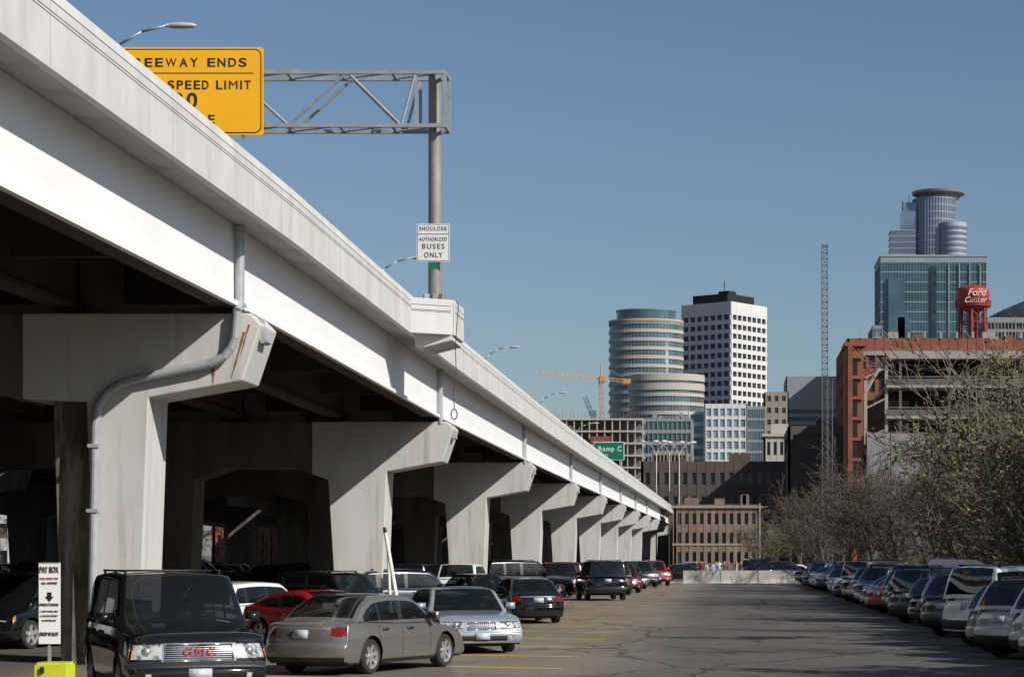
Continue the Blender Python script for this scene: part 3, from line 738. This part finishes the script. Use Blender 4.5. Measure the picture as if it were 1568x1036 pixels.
    if gr:
        z0,z1,gv,mode,nb=gr
        def strip(v0,za,v1,zb_,t,m):
            a=Vector(pos(hl,v0,0,za)); b2=Vector(pos(hl,v1,0,zb_)); a.x+=.008; b2.x+=.008
            mb.tube(a,b2,t,t,4,m)
        if mode=='h':
            for i in range(nb):
                z=z0+(z1-z0)*(i+.5)/nb
                strip(-gv,z,0,z,.010,2); strip(0,z,gv,z,.010,2)
        else:
            for i in range(nb):
                v=-gv+2*gv*(i+.5)/nb; strip(v,z0,v,z1,.010,2)
        for za in (z0,z1): strip(-gv,za,0,za,.014,5); strip(0,za,gv,za,.014,5)
        for v in (-gv,gv): strip(v,z0,v,z1,.014,5)
    hv=sp.get('hv')
    if hv:
        for sg in (-1,1):
            for za in sp['hz']:
                for va,vb in ((hv,(hv+.96)/2),((hv+.96)/2,.96)):
                    a=Vector(pos(hl,sg*va,0,za)); b2=Vector(pos(hl,sg*vb,0,za)); a.x+=.006;b2.x+=.006; mb.tube(a,b2,.009,.009,4,2)
            a=Vector(pos(hl,sg*(hv+.18),0,(sp['hz'][0]+sp['hz'][1])/2)); mb.tube(a-Vector((.02,0,0)),a+Vector((.015,0,0)),.07,.06,12,5)
    mb.box(-hl+.25,hl-.25,-W/2+.27,W/2-.27,sill-.03,sill+.42,2)
    bz0=sp['belt']-.06
    rows=[(A+B)/2-.95,(A+B)/2-1.85]
    if roof>1.6 and not sp.get('bed'): rows.append((A+B)/2-2.6)
    for q,xr in enumerate(rows):
        if xr<Dd+.35: continue
        for sg in (-.38,.38):
            mb.obox((xr,sg,bz0+.09),(.16,.50,.22),0,8,ry=-.2); mb.obox((xr-.04,sg,bz0+.29),(.10,.26,.16),0,8,ry=-.2)
    mb.obox((A-.55,.38,bz0+.10),(.03,.36,.12),0,2)
    wb=W/2*.925; wrf=W/2*sp.get('wrf',.76)
    def zr(x):
        if x<Cc: t=(x-Dd)/(Cc-Dd); b0=pl(top,Dd); return b0-.03+(roof-.02-b0+.03)*(1-(1-t)**1.5)
        if x>B: t=(A-x)/(A-B); b0=pl(top,A); return b0-.03+(roof-.02-b0+.03)*(1-(1-t)**1.35)
        m_=(x-Cc)/(B-Cc); return roof-.02+.035*math.sin(math.pi*m_)
    gx=[Dd+(Cc-Dd)*i/12 for i in range(13)]+[Cc+(B-Cc)*i/24 for i in range(1,24)]+[B+(A-B)*i/12 for i in range(13)]
    pil=sp['pillars']
    for a,b_ in pil: gx+=[a,b_]
    gx=sorted(set(round(x,4) for x in gx)); n=len(gx)
    hf=roof-sp['belt']
    def sec(x):
        z_=zr(x); b0=min(pl(top,x),z_)-.04
        bz=sp['belt']
        def wv(z): return wb+(wrf-wb)*max(0,min(1,(z-bz)/hf))
        pts=[(wv(b0),b0)]
        z1=min(bz+.03,z_-.02); z2=max(z1+.001,z_-.10); z3=max(z2+.001,z_-.035)
        pts+=[(wv(z1),z1),(wv(z2)+.006,z2),(wv(z3)-.01,z3)]
        wt=wv(z_)
        pts+=[(wt-.045,z_-.008),(wt-.10,z_+.004),(wt*.6,z_+.018),(wt*.3,z_+.026),(0,z_+.028)]
        return pts
    S_=[sec(x) for x in gx]
    o=len(mb.v); m_=17
    for x,s_ in zip(gx,S_):
        full=[(y,z) for y,z in s_]+[(-y,z) for y,z in reversed(s_[:-1])]
        for y,z in full:
            q=0
            if x>B: q=-.16*(abs(y)/wb)**2.2*((x-B)/(A-B))
            if x<Cc: q=.10*(abs(y)/wb)**2.2*((Cc-x)/(Cc-Dd))
            mb.v.append((x+q,y,z))
    for i in range(n-1):
        xm=(gx[i]+gx[i+1])/2
        for j in range(m_-1):
            jj=j if j<8 else 15-j
            mt=0
            if jj==1:
                if any(a<=xm<=b_ for a,b_ in pil): mt=2
                elif xm>sp['glass'][0] and xm<sp['glass'][1]: mt=1
            if jj>=5:
                if B+.03<xm<A-.0: mt=1
                if Dd+(Cc-Dd)*sp.get('rg0',.05)<xm<Cc-.02: mt=1
            mb.f.append((o+i*m_+j,o+(i+1)*m_+j,o+(i+1)*m_+j+1,o+i*m_+j+1)); mb.m.append(mt)
    for sg in (-1,1):
        mb.obox((A-.42,sg*(W/2+.07),sp['belt']+.09),(.12,.22,.15),sg*-.15,0); mb.obox((A-.49,sg*(W/2+.07),sp['belt']+.09),(.03,.18,.11),0,1)
        mb.obox((A-.40,sg*(W/2-.04),sp['belt']+.03),(.08,.16,.04),0,2)
        for hx in sp['handles']: mb.obox((hx,sg*(W/2*.995),sp['belt']-.13),(.2,.03,.035),0,sp.get('hm',2))
        if sp.get('rack'):
            mb.box(Cc+.1,B-.2,sg*wrf*.86-.02,sg*wrf*.86+.02,roof+.03,roof+.06,2)
            for q in (Cc+.15,(Cc+B)/2,B-.25): mb.box(q,q+.08,sg*wrf*.86-.015,sg*wrf*.86+.015,roof-.02,roof+.03,2)
    if sp.get('rack'):
        for q in (Cc+.5,B-.7): mb.box(q,q+.05,-wrf*.86,wrf*.86,roof+.035,roof+.055,2)
    for sg in (-1,1): mb.tube((A-.12,sg*.45-.1,pl(top,A)+.03),(A-.3,sg*.3+.2,pl(top,A)+.17),.01,n=4,m=2)
    pxf=pos(hl,0,0,sp['pf'])[0]; pxr=pos(-hl,0,0,sp['pr'])[0]
    mb.obox((pxf+.012,0,sp['pf']),(.03,.32,.15),0,6)
    mb.obox((pxr-.008,0,sp['pr']),(.03,.32,.16),0,6)
    body=mb.mesh('body',[PAINT['silver'],C['glass'],C['trim'],C['head'],C['tail'],C['chrome'],C['plate'],C['amber'],C['seat']],True)
    wb_=MB()
    for w_ in wxs:
        for sg in (-1,1):
            yc=sg*(W/2-.125); n=28
            prof=[(wr*.62,-.10),(wr*.93,-.11),(wr,-.075),(wr,.075),(wr*.93,.11),(wr*.70,.112),(wr*.66,.085),(wr*.62,.05)]
            o=len(wb_.v)
            for r,y in prof:
                for i in range(n):
                    a=2*math.pi*i/n; wb_.v.append((w_+r*math.cos(a),yc+sg*y,wr+r*math.sin(a)))
            for j in range(len(prof)-1):
                for i in range(n):
                    wb_.f.append((o+j*n+i,o+j*n+(i+1)%n,o+(j+1)*n+(i+1)%n,o+(j+1)*n+i)); wb_.m.append(0 if j<5 else 1)
            o=len(wb_.v)
            for i in range(n):
                a=2*math.pi*i/n; wb_.v.append((w_+wr*.64*math.cos(a),yc+sg*.03,wr+wr*.64*math.sin(a)))
            wb_.f.append(tuple(range(o,o+n))); wb_.m.append(2)
            for q in range(sp.get('spokes',5)):
                a=2*math.pi*q/sp.get('spokes',5)+.3; r0,r1=wr*.1,wr*.67
                ca,sa=math.cos(a),math.sin(a)
                def P(r,t,y): return (w_+r*ca-t*sa,yc+sg*y,wr+r*sa+t*ca)
                wi=.036 if sp.get('spokes',5)>5 else .055
                vs2=[P(r0,-wi,.075),P(r0,wi,.075),P(r1,wi*.8,.09),P(r1,-wi*.8,.09),P(r0,-wi,.03),P(r0,wi,.03),P(r1,wi*.8,.03),P(r1,-wi*.8,.03)]
                wb_.add(vs2,[(0,1,2,3),(0,4,5,1),(1,5,6,2),(2,6,7,3),(3,7,4,0)],1)
            wb_.tube((w_,yc+sg*.03,wr),(w_,yc+sg*.095,wr),wr*.19,wr*.15,12,1)
    wh=wb_.mesh('wheels',[C['tyre'],C['rim'],C['trim']],False)
    return body,wh
def front_sedan(hz,gz,gw=.45,hv=.52,gm_=5,low=(.30,.42)):
    def f(v,z):
        if hz[0]<z<hz[1] and hv<v<.97: return 3
        if gz[0]<z<gz[1] and v<gw: return gm_
        if low[0]<z<low[1] and v<.6: return 2
        if low[0]<z<low[1] and .68<v<.82: return 3
        return 0
    return f
def rear_f(tz,tv=.6,bump=None,gl=None,chr_=None):
    def f(v,z):
        if tz[0]<z<tz[1] and v>tv: return 4
        if bump and bump[0]<z<bump[1]: return 2
        if chr_ and chr_[0]<z<chr_[1] and v<tv: return 5
        if z<.33: return 2
        return 0
    return f
T={}
sed=dict(L=4.88,W=1.80,sill=.20,wr=.325,wheels=(-1.33,1.42),top=[(-2.44,.92),(-2.2,1.0),(-1.5,1.02),(-.5,.97),(.9,.95),(1.1,.93),(2.0,.80),(2.3,.70),(2.44,.62)],
 gh=(1.22,.35,-1.0,-1.85),roof=1.43,belt=.95,pillars=[(-.98,-.90),(-.28,-.17)],glass=(-1.55,1.05),seams=(-1.05,-.23,.82),handles=(-.85,.05),
 front=front_sedan((.52,.68),(.50,.66)),rear=rear_f((.72,.88),.66,chr_=(.86,.89)),hz=(.54,.68),tz=(.74,.87),pf=.40,pr=.76,spokes=7)
T['sedan']=sed
T['sedan_b']=dict(sed,L=5.35,W=1.96,wheels=(-1.5,1.45),top=[(-2.68,.9),(-2.4,1.0),(-1.6,1.02),(-.5,.97),(.9,.97),(1.2,.95),(2.3,.86),(2.55,.80),(2.68,.76)],gh=(1.25,.45,-1.1,-1.75),glass=(-1.5,1.1),
  front=front_sedan((.58,.72),(.54,.72),.36,.44),hz=(.58,.72),hlx=.36,rear=rear_f((.74,.88),.5),spokes=9,pf=.40,seams=(-1.15,-.2,.85),bend=.12,strip=.50,grille=(.55,.71,.34,'v',14),hv=.45)
T['coupe']=dict(sed,L=4.5,W=1.78,wheels=(-1.25,1.32),top=[(-2.25,.95),(-2.0,1.02),(-1.3,1.0),(-.5,.95),(.8,.92),(1.9,.76),(2.15,.66),(2.25,.58)],gh=(1.05,.2,-.75,-1.85),roof=1.33,belt=.92,
  pillars=[(-.62,-.5)],glass=(-1.4,.95),seams=(-.55,.75),handles=(-.4,),front=front_sedan((.5,.64),(.38,.5),.4,.55,2),rear=rear_f((.74,.9),.5),hz=(.5,.64),spokes=5)
T['hatch']=dict(sed,L=4.25,W=1.75,wheels=(-1.22,1.32),top=[(-2.12,.9),(-1.95,.98),(-1.2,1.0),(.8,.96),(1.0,.95),(1.75,.86),(2.0,.76),(2.12,.64)],gh=(1.35,.45,-1.55,-2.05),roof=1.50,belt=.97,
  pillars=[(-1.35,-1.2),(-.35,-.25)],glass=(-1.75,1.15),seams=(-1.1,-.3,.8),handles=(-.9,0),front=front_sedan((.56,.72),(.5,.62)),rear=rear_f((.75,.95),.68),hz=(.56,.72),tz=(.75,.95),spokes=5)
T['crossover']=dict(sed,L=4.6,W=1.85,sill=.28,wr=.355,wheels=(-1.3,1.36),top=[(-2.3,1.0),(-2.15,1.08),(-1.2,1.08),(.8,1.04),(1.0,1.03),(1.95,.95),(2.2,.86),(2.3,.76)],gh=(1.3,.5,-1.65,-2.18),roof=1.68,belt=1.06,
  pillars=[(-1.45,-1.28),(-.42,-.3)],glass=(-1.95,1.15),seams=(-1.25,-.36,.82),handles=(-1.05,-.05),front=front_sedan((.66,.84),(.60,.78)),rear=rear_f((.84,1.04),.74,bump=(.30,.52)),hz=(.66,.84),tz=(.84,1.04),clad=1,spokes=5,pf=.5,pr=.84,wrf=.79,rack=1)
T['van']=dict(T['crossover'],L=4.95,W=1.95,sill=.24,wr=.34,wheels=(-1.5,1.5),top=[(-2.47,1.0),(-2.35,1.06),(-1.2,1.06),(.8,1.02),(1.3,1.0),(2.1,.88),(2.35,.8),(2.47,.70)],gh=(1.75,.75,-2.05,-2.4),roof=1.74,belt=1.04,
  pillars=[(-1.3,-1.2),(-.1,.0)],glass=(-2.15,1.4),seams=(-1.25,-.05,1.05),handles=(-1.0,.15),clad=0,pr=.9)
T['suv']=dict(sed,L=5.05,W=2.0,sill=.33,wr=.39,wheels=(-1.42,1.55),top=[(-2.52,1.12),(-2.4,1.22),(-1.2,1.23),(.6,1.22),(1.1,1.21),(1.7,1.17),(2.3,1.11),(2.45,1.06),(2.52,1.00)],gh=(1.2,.40,-2.15,-2.45),roof=1.92,belt=1.20,
  pillars=[(-1.5,-1.36),(-.60,-.44),],glass=(-2.2,1.02),seams=(-1.32,-.52,.70),handles=(-1.1,-.25),hz=(.74,.96),tz=(.95,1.25),pf=.54,pr=.98,bend=.14,wrf=.80,rack=1,clad=1,spokes=5,lean=.10,bz=.40,hlx=.24,
  front=lambda v,z:(3 if .74<z<.96 and .56<v<.97 else 2 if .70<z<.98 and .50<v<.56 else 5 if .72<z<.96 and v<=.50 else 2 if .62<z<.69 else 2 if (.42<z<.50 and v<.55) else 3 if (.44<z<.54 and .66<v<.82) else 2 if z<.40 else 0),
  rear=rear_f((.95,1.2),.86,bump=(.40,.66)),grille=(.72,.95,.50,'h',8),hv=.57)
T['pickup']=dict(T['suv'],L=5.6,W=2.0,wheels=(-1.75,1.75),top=[(-2.8,1.12),(-2.7,1.14),(-.9,1.14),(-.85,1.16),(1.0,1.16),(1.2,1.15),(2.5,1.10),(2.72,1.06),(2.8,.98)],gh=(1.4,.75,-.55,-.85),roof=1.80,belt=1.15,bed=-.95,rack=0,
  pillars=[(-.5,-.42),(.1,.22)],glass=(-.7,1.25),seams=(-.88,.17,.95),handles=(-.25,.35),tz=(.85,1.12),pr=.62,clad=0,rear=rear_f((.84,1.10),.87,chr_=(.45,.65)))
MESH={k_:car_mesh(v_) for k_,v_ in T.items()}
NM={'sedan':'parked_sedan','sedan_b':'parked_sedan','coupe':'parked_coupe','hatch':'parked_hatchback','crossover':'parked_crossover_suv','van':'parked_minivan','suv':'parked_suv','pickup':'parked_pickup_truck'}
def car(kind,color,x,y,head):
    """head: heading in degrees clockwise from +Y"""
    e=empty(NM[kind],(x,y,.004),rad(90-head))
    b_,w_=MESH[kind]
    ob=bpy.data.objects.new('body',b_); COL.objects.link(ob); ob.parent=e
    ob.material_slots[0].link='OBJECT'; ob.material_slots[0].material=PAINT[color]
    ow=bpy.data.objects.new('wheels',w_); COL.objects.link(ow); ow.parent=e
    return e
gmc=car('suv','black',wx(250,31.8),32.2,180-24)
for c_,yy_ in (('G',-.16),('M',0),('C',.16)):
    text(c_,(2.47,yy_,.84),.17,M['red'],gmc,rot=(math.pi/2,0,math.pi/2),off=0,name='badge_letter',sx=1.1,spc=1.)
car('sedan','champagne',wx(562,41),41.2,22)
car('sedan_b','lightsilver',wx(693,49),50,180-19)
car('sedan','black',wx(798,70),71,-17)
car('suv','black',wx(916,104),106,-12)
car('pickup','red',wx(995,155),157,180-14)
car('coupe','red',wx(466,50),52,180-50)
car('crossover','black',wx(492,62),64,180-55)
car('hatch','white',wx(352,53),55,20)
car('pickup','white',wx(697,95),97,8)
car('pickup','maroon',wx(850,112),114,180-12)
car('suv','black',wx(790,104),108,60)
car('crossover','navy',wx(610,72),74,60)
car('sedan','black',wx(725,84),86,180-30)
car('van','black',wx(18,50),52,200)
rc=['black','graphite','black','navy','maroon','black','graphite','champagne','white','blue','red','green','silver']
kinds=['sedan','sedan_b','hatch','crossover','van','suv','sedan','crossover','pickup','coupe']
for y in (120,127,134,142,149,164): car(R.choice(kinds),R.choice(rc[:7]),-6.9+R.uniform(-.3,.3),y,R.choice((180-18,-15)))
for y in range(66,166,6):
    if y in(96,72,): continue
    car(R.choice(kinds),R.choice(rc[:8]),-9.6+R.uniform(-.2,.2) if y>118 else -15.8,y+1.5,R.choice((160,-16)))
for y in range(52,160,5): car(R.choice(kinds),R.choice(rc),-23.3,y,R.choice((90,270))+R.uniform(-4,4))
for y in range(60,170,5): car(R.choice(kinds),R.choice(rc),-32.5,y,R.choice((90,270)))
for y in range(70,170,7): car(R.choice(kinds),R.choice(rc),-41,y,R.choice((90,270)))
first=[('crossover','silver'),('crossover','lightsilver'),('crossover','silver'),('hatch','champagne'),('suv','white'),('hatch','silver'),('crossover','graphite'),('sedan','white'),('crossover','champagne'),('hatch','black'),('van','graphite'),('sedan','maroon'),('crossover','navy'),('crossover','graphite'),('sedan','red')]
i=0; y=40.5
rc2=['silver','graphite','black','navy','white','maroon','champagne','silver','blue','black','black']
while y<163:
    kd,cl=first[i] if i<len(first) else (R.choice(kinds),R.choice(rc2))
    e=car(kd,cl,7.6+R.uniform(-.35,.35),y+R.uniform(-.15,.15),52+R.uniform(-4,4))
    if i==10:
        mb=MB(); mb.prismY([(-.9,1.78),(1.0,1.78),(1.25,1.88),(.7,2.05),(-.8,2.08),(-1.05,1.9)],-.35,.35,0); mb.obj('roof_box',[PAINT['white']],e,bevel=.06)
    y+=3.02; i+=1
for px,D_,kd,cl,h in ((1160,178,'suv','black',170),(1172,200,'sedan','white',90),(1186,183,'sedan','silver',90),(1203,179,'crossover','graphite',90),(1222,182,'sedan','white',92),(1240,186,'sedan','navy',90),(1050,186,'sedan','black',90),(1070,235,'hatch','silver',90)):
    car(kd,cl,wx(px,D_),D_,h)

# ---------------------------------------------------------------- pay box sign
E=empty('pay_box_sign'); D=29; mb=MB(); k=D/F
x0,x1=wx(60,D),wx(92.5,D); z0,z1=wz(985,D),wz(861,D)
mb.box(x0,x1,D-.02,D,z0,z1,0); mb.box(x0+.008,x1-.008,D-.023,D-.0205,z1-.012,z1-.006,1)
xm=(x0+x1)/2
mb.box(xm-.03,xm+.01,D+.002,D+.03,0,z1-.05,2)
mb.box(x0+.0,wx(108,D),D-.2,D+.2,0,wz(1016,D),3); mb.box(wx(70,D),wx(75,D),D-.24,D-.202,.62,.7,1); mb.box(x0+.02,wx(106,D),D-.17,D+.17,wz(1016,D)+.001,wz(1016,D)+.03,3)
mb.prismY([(xm-.03,z1-.40),(xm+.03,z1-.40),(xm+.03,z1-.46),(xm+.06,z1-.46),(xm,z1-.53),(xm-.06,z1-.46),(xm-.03,z1-.46)][::-1],D-.025,D-.0205,1)
mb.obj('panel_post_and_box',[M['sign_b'],M['black'],M['galv'],M['yellow']],E)
for s,py,h,c in (('PAY BOX',872,.12,'black'),('YOU MUST PAY',885,.035,'red'),('ALL HOURS',892,.04,'black'),('DIRECTIONS',925,.045,'black'),('1. LIST STALL NO.',935,.030,'black'),('2. PLACE MONEY',942,.030,'black'),('IN ENVELOPE',949,.030,'black'),('DROP IN SLOT',970,.07,'black')):
    o=text(s,(xm,D-.028,wz(py,D)),h,M[c],E,spc=1.05); bpy.context.view_layer.update()
    if o.dimensions.x>.255: o.scale=(.255/o.dimensions.x,1,1)
for pa,pb_,D in (((590,815),(609,925),46),((594,845),(596,890),60)):
    mb=MB(); a=Vector((wx(pa[0],D),D,wz(pa[1],D))); b_=Vector((wx(pb_[0],D),D,wz(pb_[1],D))); d=(b_-a); t=a.z/(a.z-b_.z)
    e_=a+d*t; mb.tube(e_,a,.05,.04,10,0); mb.tube(a,a-d.normalized()*.12,.042,.035,10,1); mb.obj('leaning_bollard_post',[M['sign_w'],M['black']],smooth=False)

# ---------------------------------------------------------------- people
def person_mesh(pose):
    sk_pts=[(0,0,.93),(0,0,1.12),(0,0,1.38),(0,0,1.5),(0,.02,1.62),(0,.02,1.72)]
    rr=[.15,.13,.15,.055,.09,.085]
    ed=[(0,1),(1,2),(2,3),(3,4),(4,5)]
    st=.22 if pose else .03
    for sg in (-1,1):
        o=len(sk_pts); ph=sg*st
        sk_pts+=[(sg*.1,0,.86),(sg*.11,ph*.6,.48),(sg*.12,ph-.05,.08),(sg*.12,ph+.12,.04)]; rr+=[.1,.065,.045,.04]
        ed+=[(0,o),(o,o+1),(o+1,o+2),(o+2,o+3)]
        o=len(sk_pts)
        sk_pts+=[(sg*.19,0,1.42),(sg*.25,-ph*.4,1.15),(sg*.26,-ph*.8+.08,.90),(sg*.26,-ph*.8+.12,.80)]; rr+=[.06,.045,.035,.03]
        ed+=[(2,o),(o,o+1),(o+1,o+2),(o+2,o+3)]
    me=bpy.data.meshes.new('p'); me.from_pydata(sk_pts,ed,[]); ob=bpy.data.objects.new('p',me); COL.objects.link(ob)
    md=ob.modifiers.new('s','SKIN'); 
    for i,r in enumerate(rr): me.skin_vertices[0].data[i].radius=(r,r*.8 if i<3 else r)
    me.skin_vertices[0].data[0].use_root=True
    ob.modifiers.new('ss','SUBSURF').levels=1
    dg=bpy.context.evaluated_depsgraph_get(); m2=bpy.data.meshes.new_from_object(ob.evaluated_get(dg)); bpy.data.objects.remove(ob)
    for nm in ('a','b','c','d'): m2.materials.append(None)
    while len(m2.materials)>4: m2.materials.pop()
    for p in m2.polygons:
        c=p.center; p.use_smooth=True
        p.material_index=3 if (c.z>1.68 or (c.z>1.56 and c.y<-.03)) else 2 if c.z>1.48 or (c.z<.88 and abs(c.x)>.2 and c.z>.7) else 0 if c.z>.9 else 1
    m2.name='pedestrian'; return m2
try:
    PM=[person_mesh(0),person_mesh(1)]
    skin=pmat('skin',(.45,.28,.2),.6,var=0); hair=pmat('hair',(.05,.03,.02),.8,var=0)
    tops=[pmat('jacket_%d'%i,c,.8,var=.1) for i,c in enumerate([(.05,.05,.07),(.3,.05,.04),(.35,.35,.37),(.06,.10,.2),(.5,.48,.45)])]
    legs=[pmat('trousers_%d'%i,c,.8,var=.1) for i,c in enumerate([(.03,.04,.08),(.03,.03,.03),(.15,.12,.09)])]
    for i,(px,D) in enumerate(((1066,196),(1073,197),(1092,174),(1096,175),(1101,194),(1109,174),(1116,195),(1127,176),(1134,197),(1080,173))):
        o=bpy.data.objects.new('pedestrian',PM[i%2]); COL.objects.link(o); o.location=(wx(px,D),D,0); o.rotation_euler=(0,0,R.uniform(0,6.3)); s_=R.uniform(.95,1.05); o.scale=(s_,s_,s_)
        for j,mm in enumerate((tops[i%5],legs[i%3],skin,hair)):
            o.material_slots[j].link='OBJECT'; o.material_slots[j].material=mm
except Exception as ex_:
    print('PEOPLE',ex_)

# ---------------------------------------------------------------- trees
bark=pmat('bark',(.075,.055,.042),.9,var=.25,scale=3)
bark2=pmat('pale_bark',(.15,.115,.082),.9,var=.25,scale=3)
leafA=pmat('spring_leaf_yellow_green',(.15,.135,.022),.7,var=.35,scale=.6,col2=(.085,.088,.016))
leafB=pmat('leaf_green',(.07,.09,.024),.7,var=.35,scale=.6,col2=(.035,.048,.013))
bud=pmat('bud_brown',(.13,.075,.045),.8,var=.3,scale=1.)
def tree_mesh(seed,Hh,leaves,dens=1.,twigr=.012,trunk=.22,mats=None,lsize=.10,forks=(6,5,5,4),multi=1,low=.25):
    r=random.Random(seed); mb=MB()
    def rnd(): return Vector((r.uniform(-1,1),r.uniform(-1,1),r.uniform(-1,1)))
    def grow(p,d,L,rad_,dep,lf):
        segs=4 if dep<2 else 3 if dep<3 else 2
        pts=[p]; q=p; dd=d
        for i in range(segs):
            dd=(dd+rnd()*(.13 if dep==0 else .26)+Vector((0,0,.06 if dep else .02))).normalized(); q=q+dd*(L/segs); pts.append(q)
        endf=.45 if dep<len(forks) else .4
        for i in range(segs):
            a=rad_*(1-(1-endf)*i/segs); b_=rad_*(1-(1-endf)*(i+1)/segs)
            mb.tube(pts[i],pts[i+1],max(a,twigr),max(b_,twigr*.8),7 if dep==0 else 5 if dep<2 else 3,0,caps=False)
        if dep>=len(forks)-1 and leaves:
            for _ in range(leaves):
                if r.random()>dens*lf: continue
                t=r.random()*segs; i=min(int(t),segs-1); c=pts[i].lerp(pts[i+1],t-i)+rnd()*.16
                n_=rnd().normalized(); a=n_.orthogonal().normalized(); b_=n_.cross(a); s_=lsize*r.uniform(.6,1.4)
                mb.add([c-a*s_,c-b_*s_*.6,c+a*s_,c+b_*s_*.6],[(0,1,2,3)],1 if r.random()<.7 else 2)
        if dep<len(forks):
            nn=forks[dep]
            for k_ in range(nn):
                t=(low+(1-low)*(k_+r.random())/nn) if dep==0 else (.2+.8*(k_+r.random())/nn)
                t=min(t,.999)*segs; i=int(t); c=pts[i].lerp(pts[i+1],t-i)
                ax=(pts[i+1]-pts[i]).normalized(); o_=ax.orthogonal().normalized(); ang=r.uniform(0,2*math.pi)
                side=(Matrix.Rotation(ang+k_*2.4,3,ax)@o_)
                sp_=r.uniform(.5,1.0) if dep==0 else r.uniform(.45,1.05)
                nd=(ax*math.cos(sp_)+side*math.sin(sp_)).normalized()
                l2=lf if dep!=1 else r.choice((.15,.5,1.,1.5))
                grow(c,nd,L*r.uniform(.48,.68)*(1.15 if dep==0 else 1),rad_*(.5 if dep else .48)*(1-.3*t/segs),dep+1,l2)
    for m_ in range(multi):
        d0=Vector((r.uniform(-.3,.3)*(multi>1),r.uniform(-.3,.3)*(multi>1),1)).normalized()
        grow(Vector((r.uniform(-.3,.3)*(multi>1),0,-.1)),d0,Hh*.58,trunk,0,1.)
    zs=max(v[2] for v in mb.v); s_=Hh/zs
    mb.v=[(a*s_,b_*s_,c*s_) for a,b_,c in mb.v]
    return mb.mesh('tree',mats,False)
BARE=[tree_mesh(s_,10,2,.5,.02,.2,[bark,bud,leafA],.05,(9,6,5,4)) for s_ in (3,8)]
PALE=[tree_mesh(s_,10,3,.8,.015,.17,[bark2,leafA,bud],.07,(7,6,5,4),multi=1) for s_ in (21,)]
GREEN=[tree_mesh(s_,11,4,.75,.02,.22,[bark2,leafA,leafB],.085,(9,6,5,4),low=.10) for s_ in (5,14)]
DENSE=[tree_mesh(s_,11,10,1.,.015,.22,[bark,leafA,leafB],.16,(8,6,5,4),low=.15) for s_ in (6,)]
BUSH=[tree_mesh(s_,4,7,.9,.01,.05,[bark2,leafA,leafB],.09,(6,5,4),multi=5,low=.05) for s_ in (31,)]
SHB=[tree_mesh(s_,4,3,.9,.01,.05,[bark2,bud,leafA],.06,(6,6,5),multi=5,low=.05) for s_ in (41,)]
def tree(ms,name,x,y,h,base,wsc=1.):
    o=bpy.data.objects.new(name,R.choice(ms)); COL.objects.link(o); s_=h/base; o.location=(x,y,0); o.scale=(s_*wsc,s_*wsc,s_); o.rotation_euler=(0,0,R.uniform(0,6.28)); return o
for px,D,h in ((1560,92,12.),(1615,98,13.5),(1590,80,9.0),(1555,118,13),(1650,88,12)): tree(GREEN,'budding_green_tree',wx(px,D),D,h,11,1.0)
for px,D,h in ((1385,128,9.6),(1340,140,10.2),(1440,118,9.5),(1300,160,10),(1465,132,10),(1265,178,9.2),(1410,150,10.8),(1490,126,9.8),(1505,106,8.8),(1240,200,9),(1330,190,11),(1365,165,10.5),(1430,170,11.5),(1475,160,11)): tree(BARE,'bare_tree',wx(px,D),D,h,10,1.15)
for px,D,h in ((1210,215,8),(1188,230,8.5),(1225,240,9),(1170,250,7.5),(1255,230,9),(1290,215,10)): tree(PALE,'budding_tree',wx(px,D),D,h,10,1.25)
for i in range(26):
    D=56+i*5.2; tree(BUSH if i<9 or i%3==0 else SHB,'shrub',12.8+R.uniform(0,1.2),D,R.uniform(2.8,4.4) if i<12 else R.uniform(2.3,3.4),4,1.3)
# shade trees beyond the right edge of view
for x,y,h in ((14.5,27,12),(16.5,72,13),(17,20,11),(16,86,13),(15.5,42,13),(15.5,57,13),(16.5,34,13)): tree(BARE,'bare_tree',x,y,h,10,1.1)
for x,y,h in ((17.5,30,14),(18.,47,14),(18.5,64,14.5),(20,79,14.5),(22,93,15),(17.5,22,14)): tree(DENSE,'leafy_tree',x,y,h,11,.85)
for x,y in ((-66,190),(-58,225),(-75,170),(-50,250),(-90,210),(-70,240)): tree(PALE,'budding_tree',x,y,8,10,1.3)
print('FACES',sum(len(o.data.polygons) for o in bpy.data.objects if o.type=='MESH'))
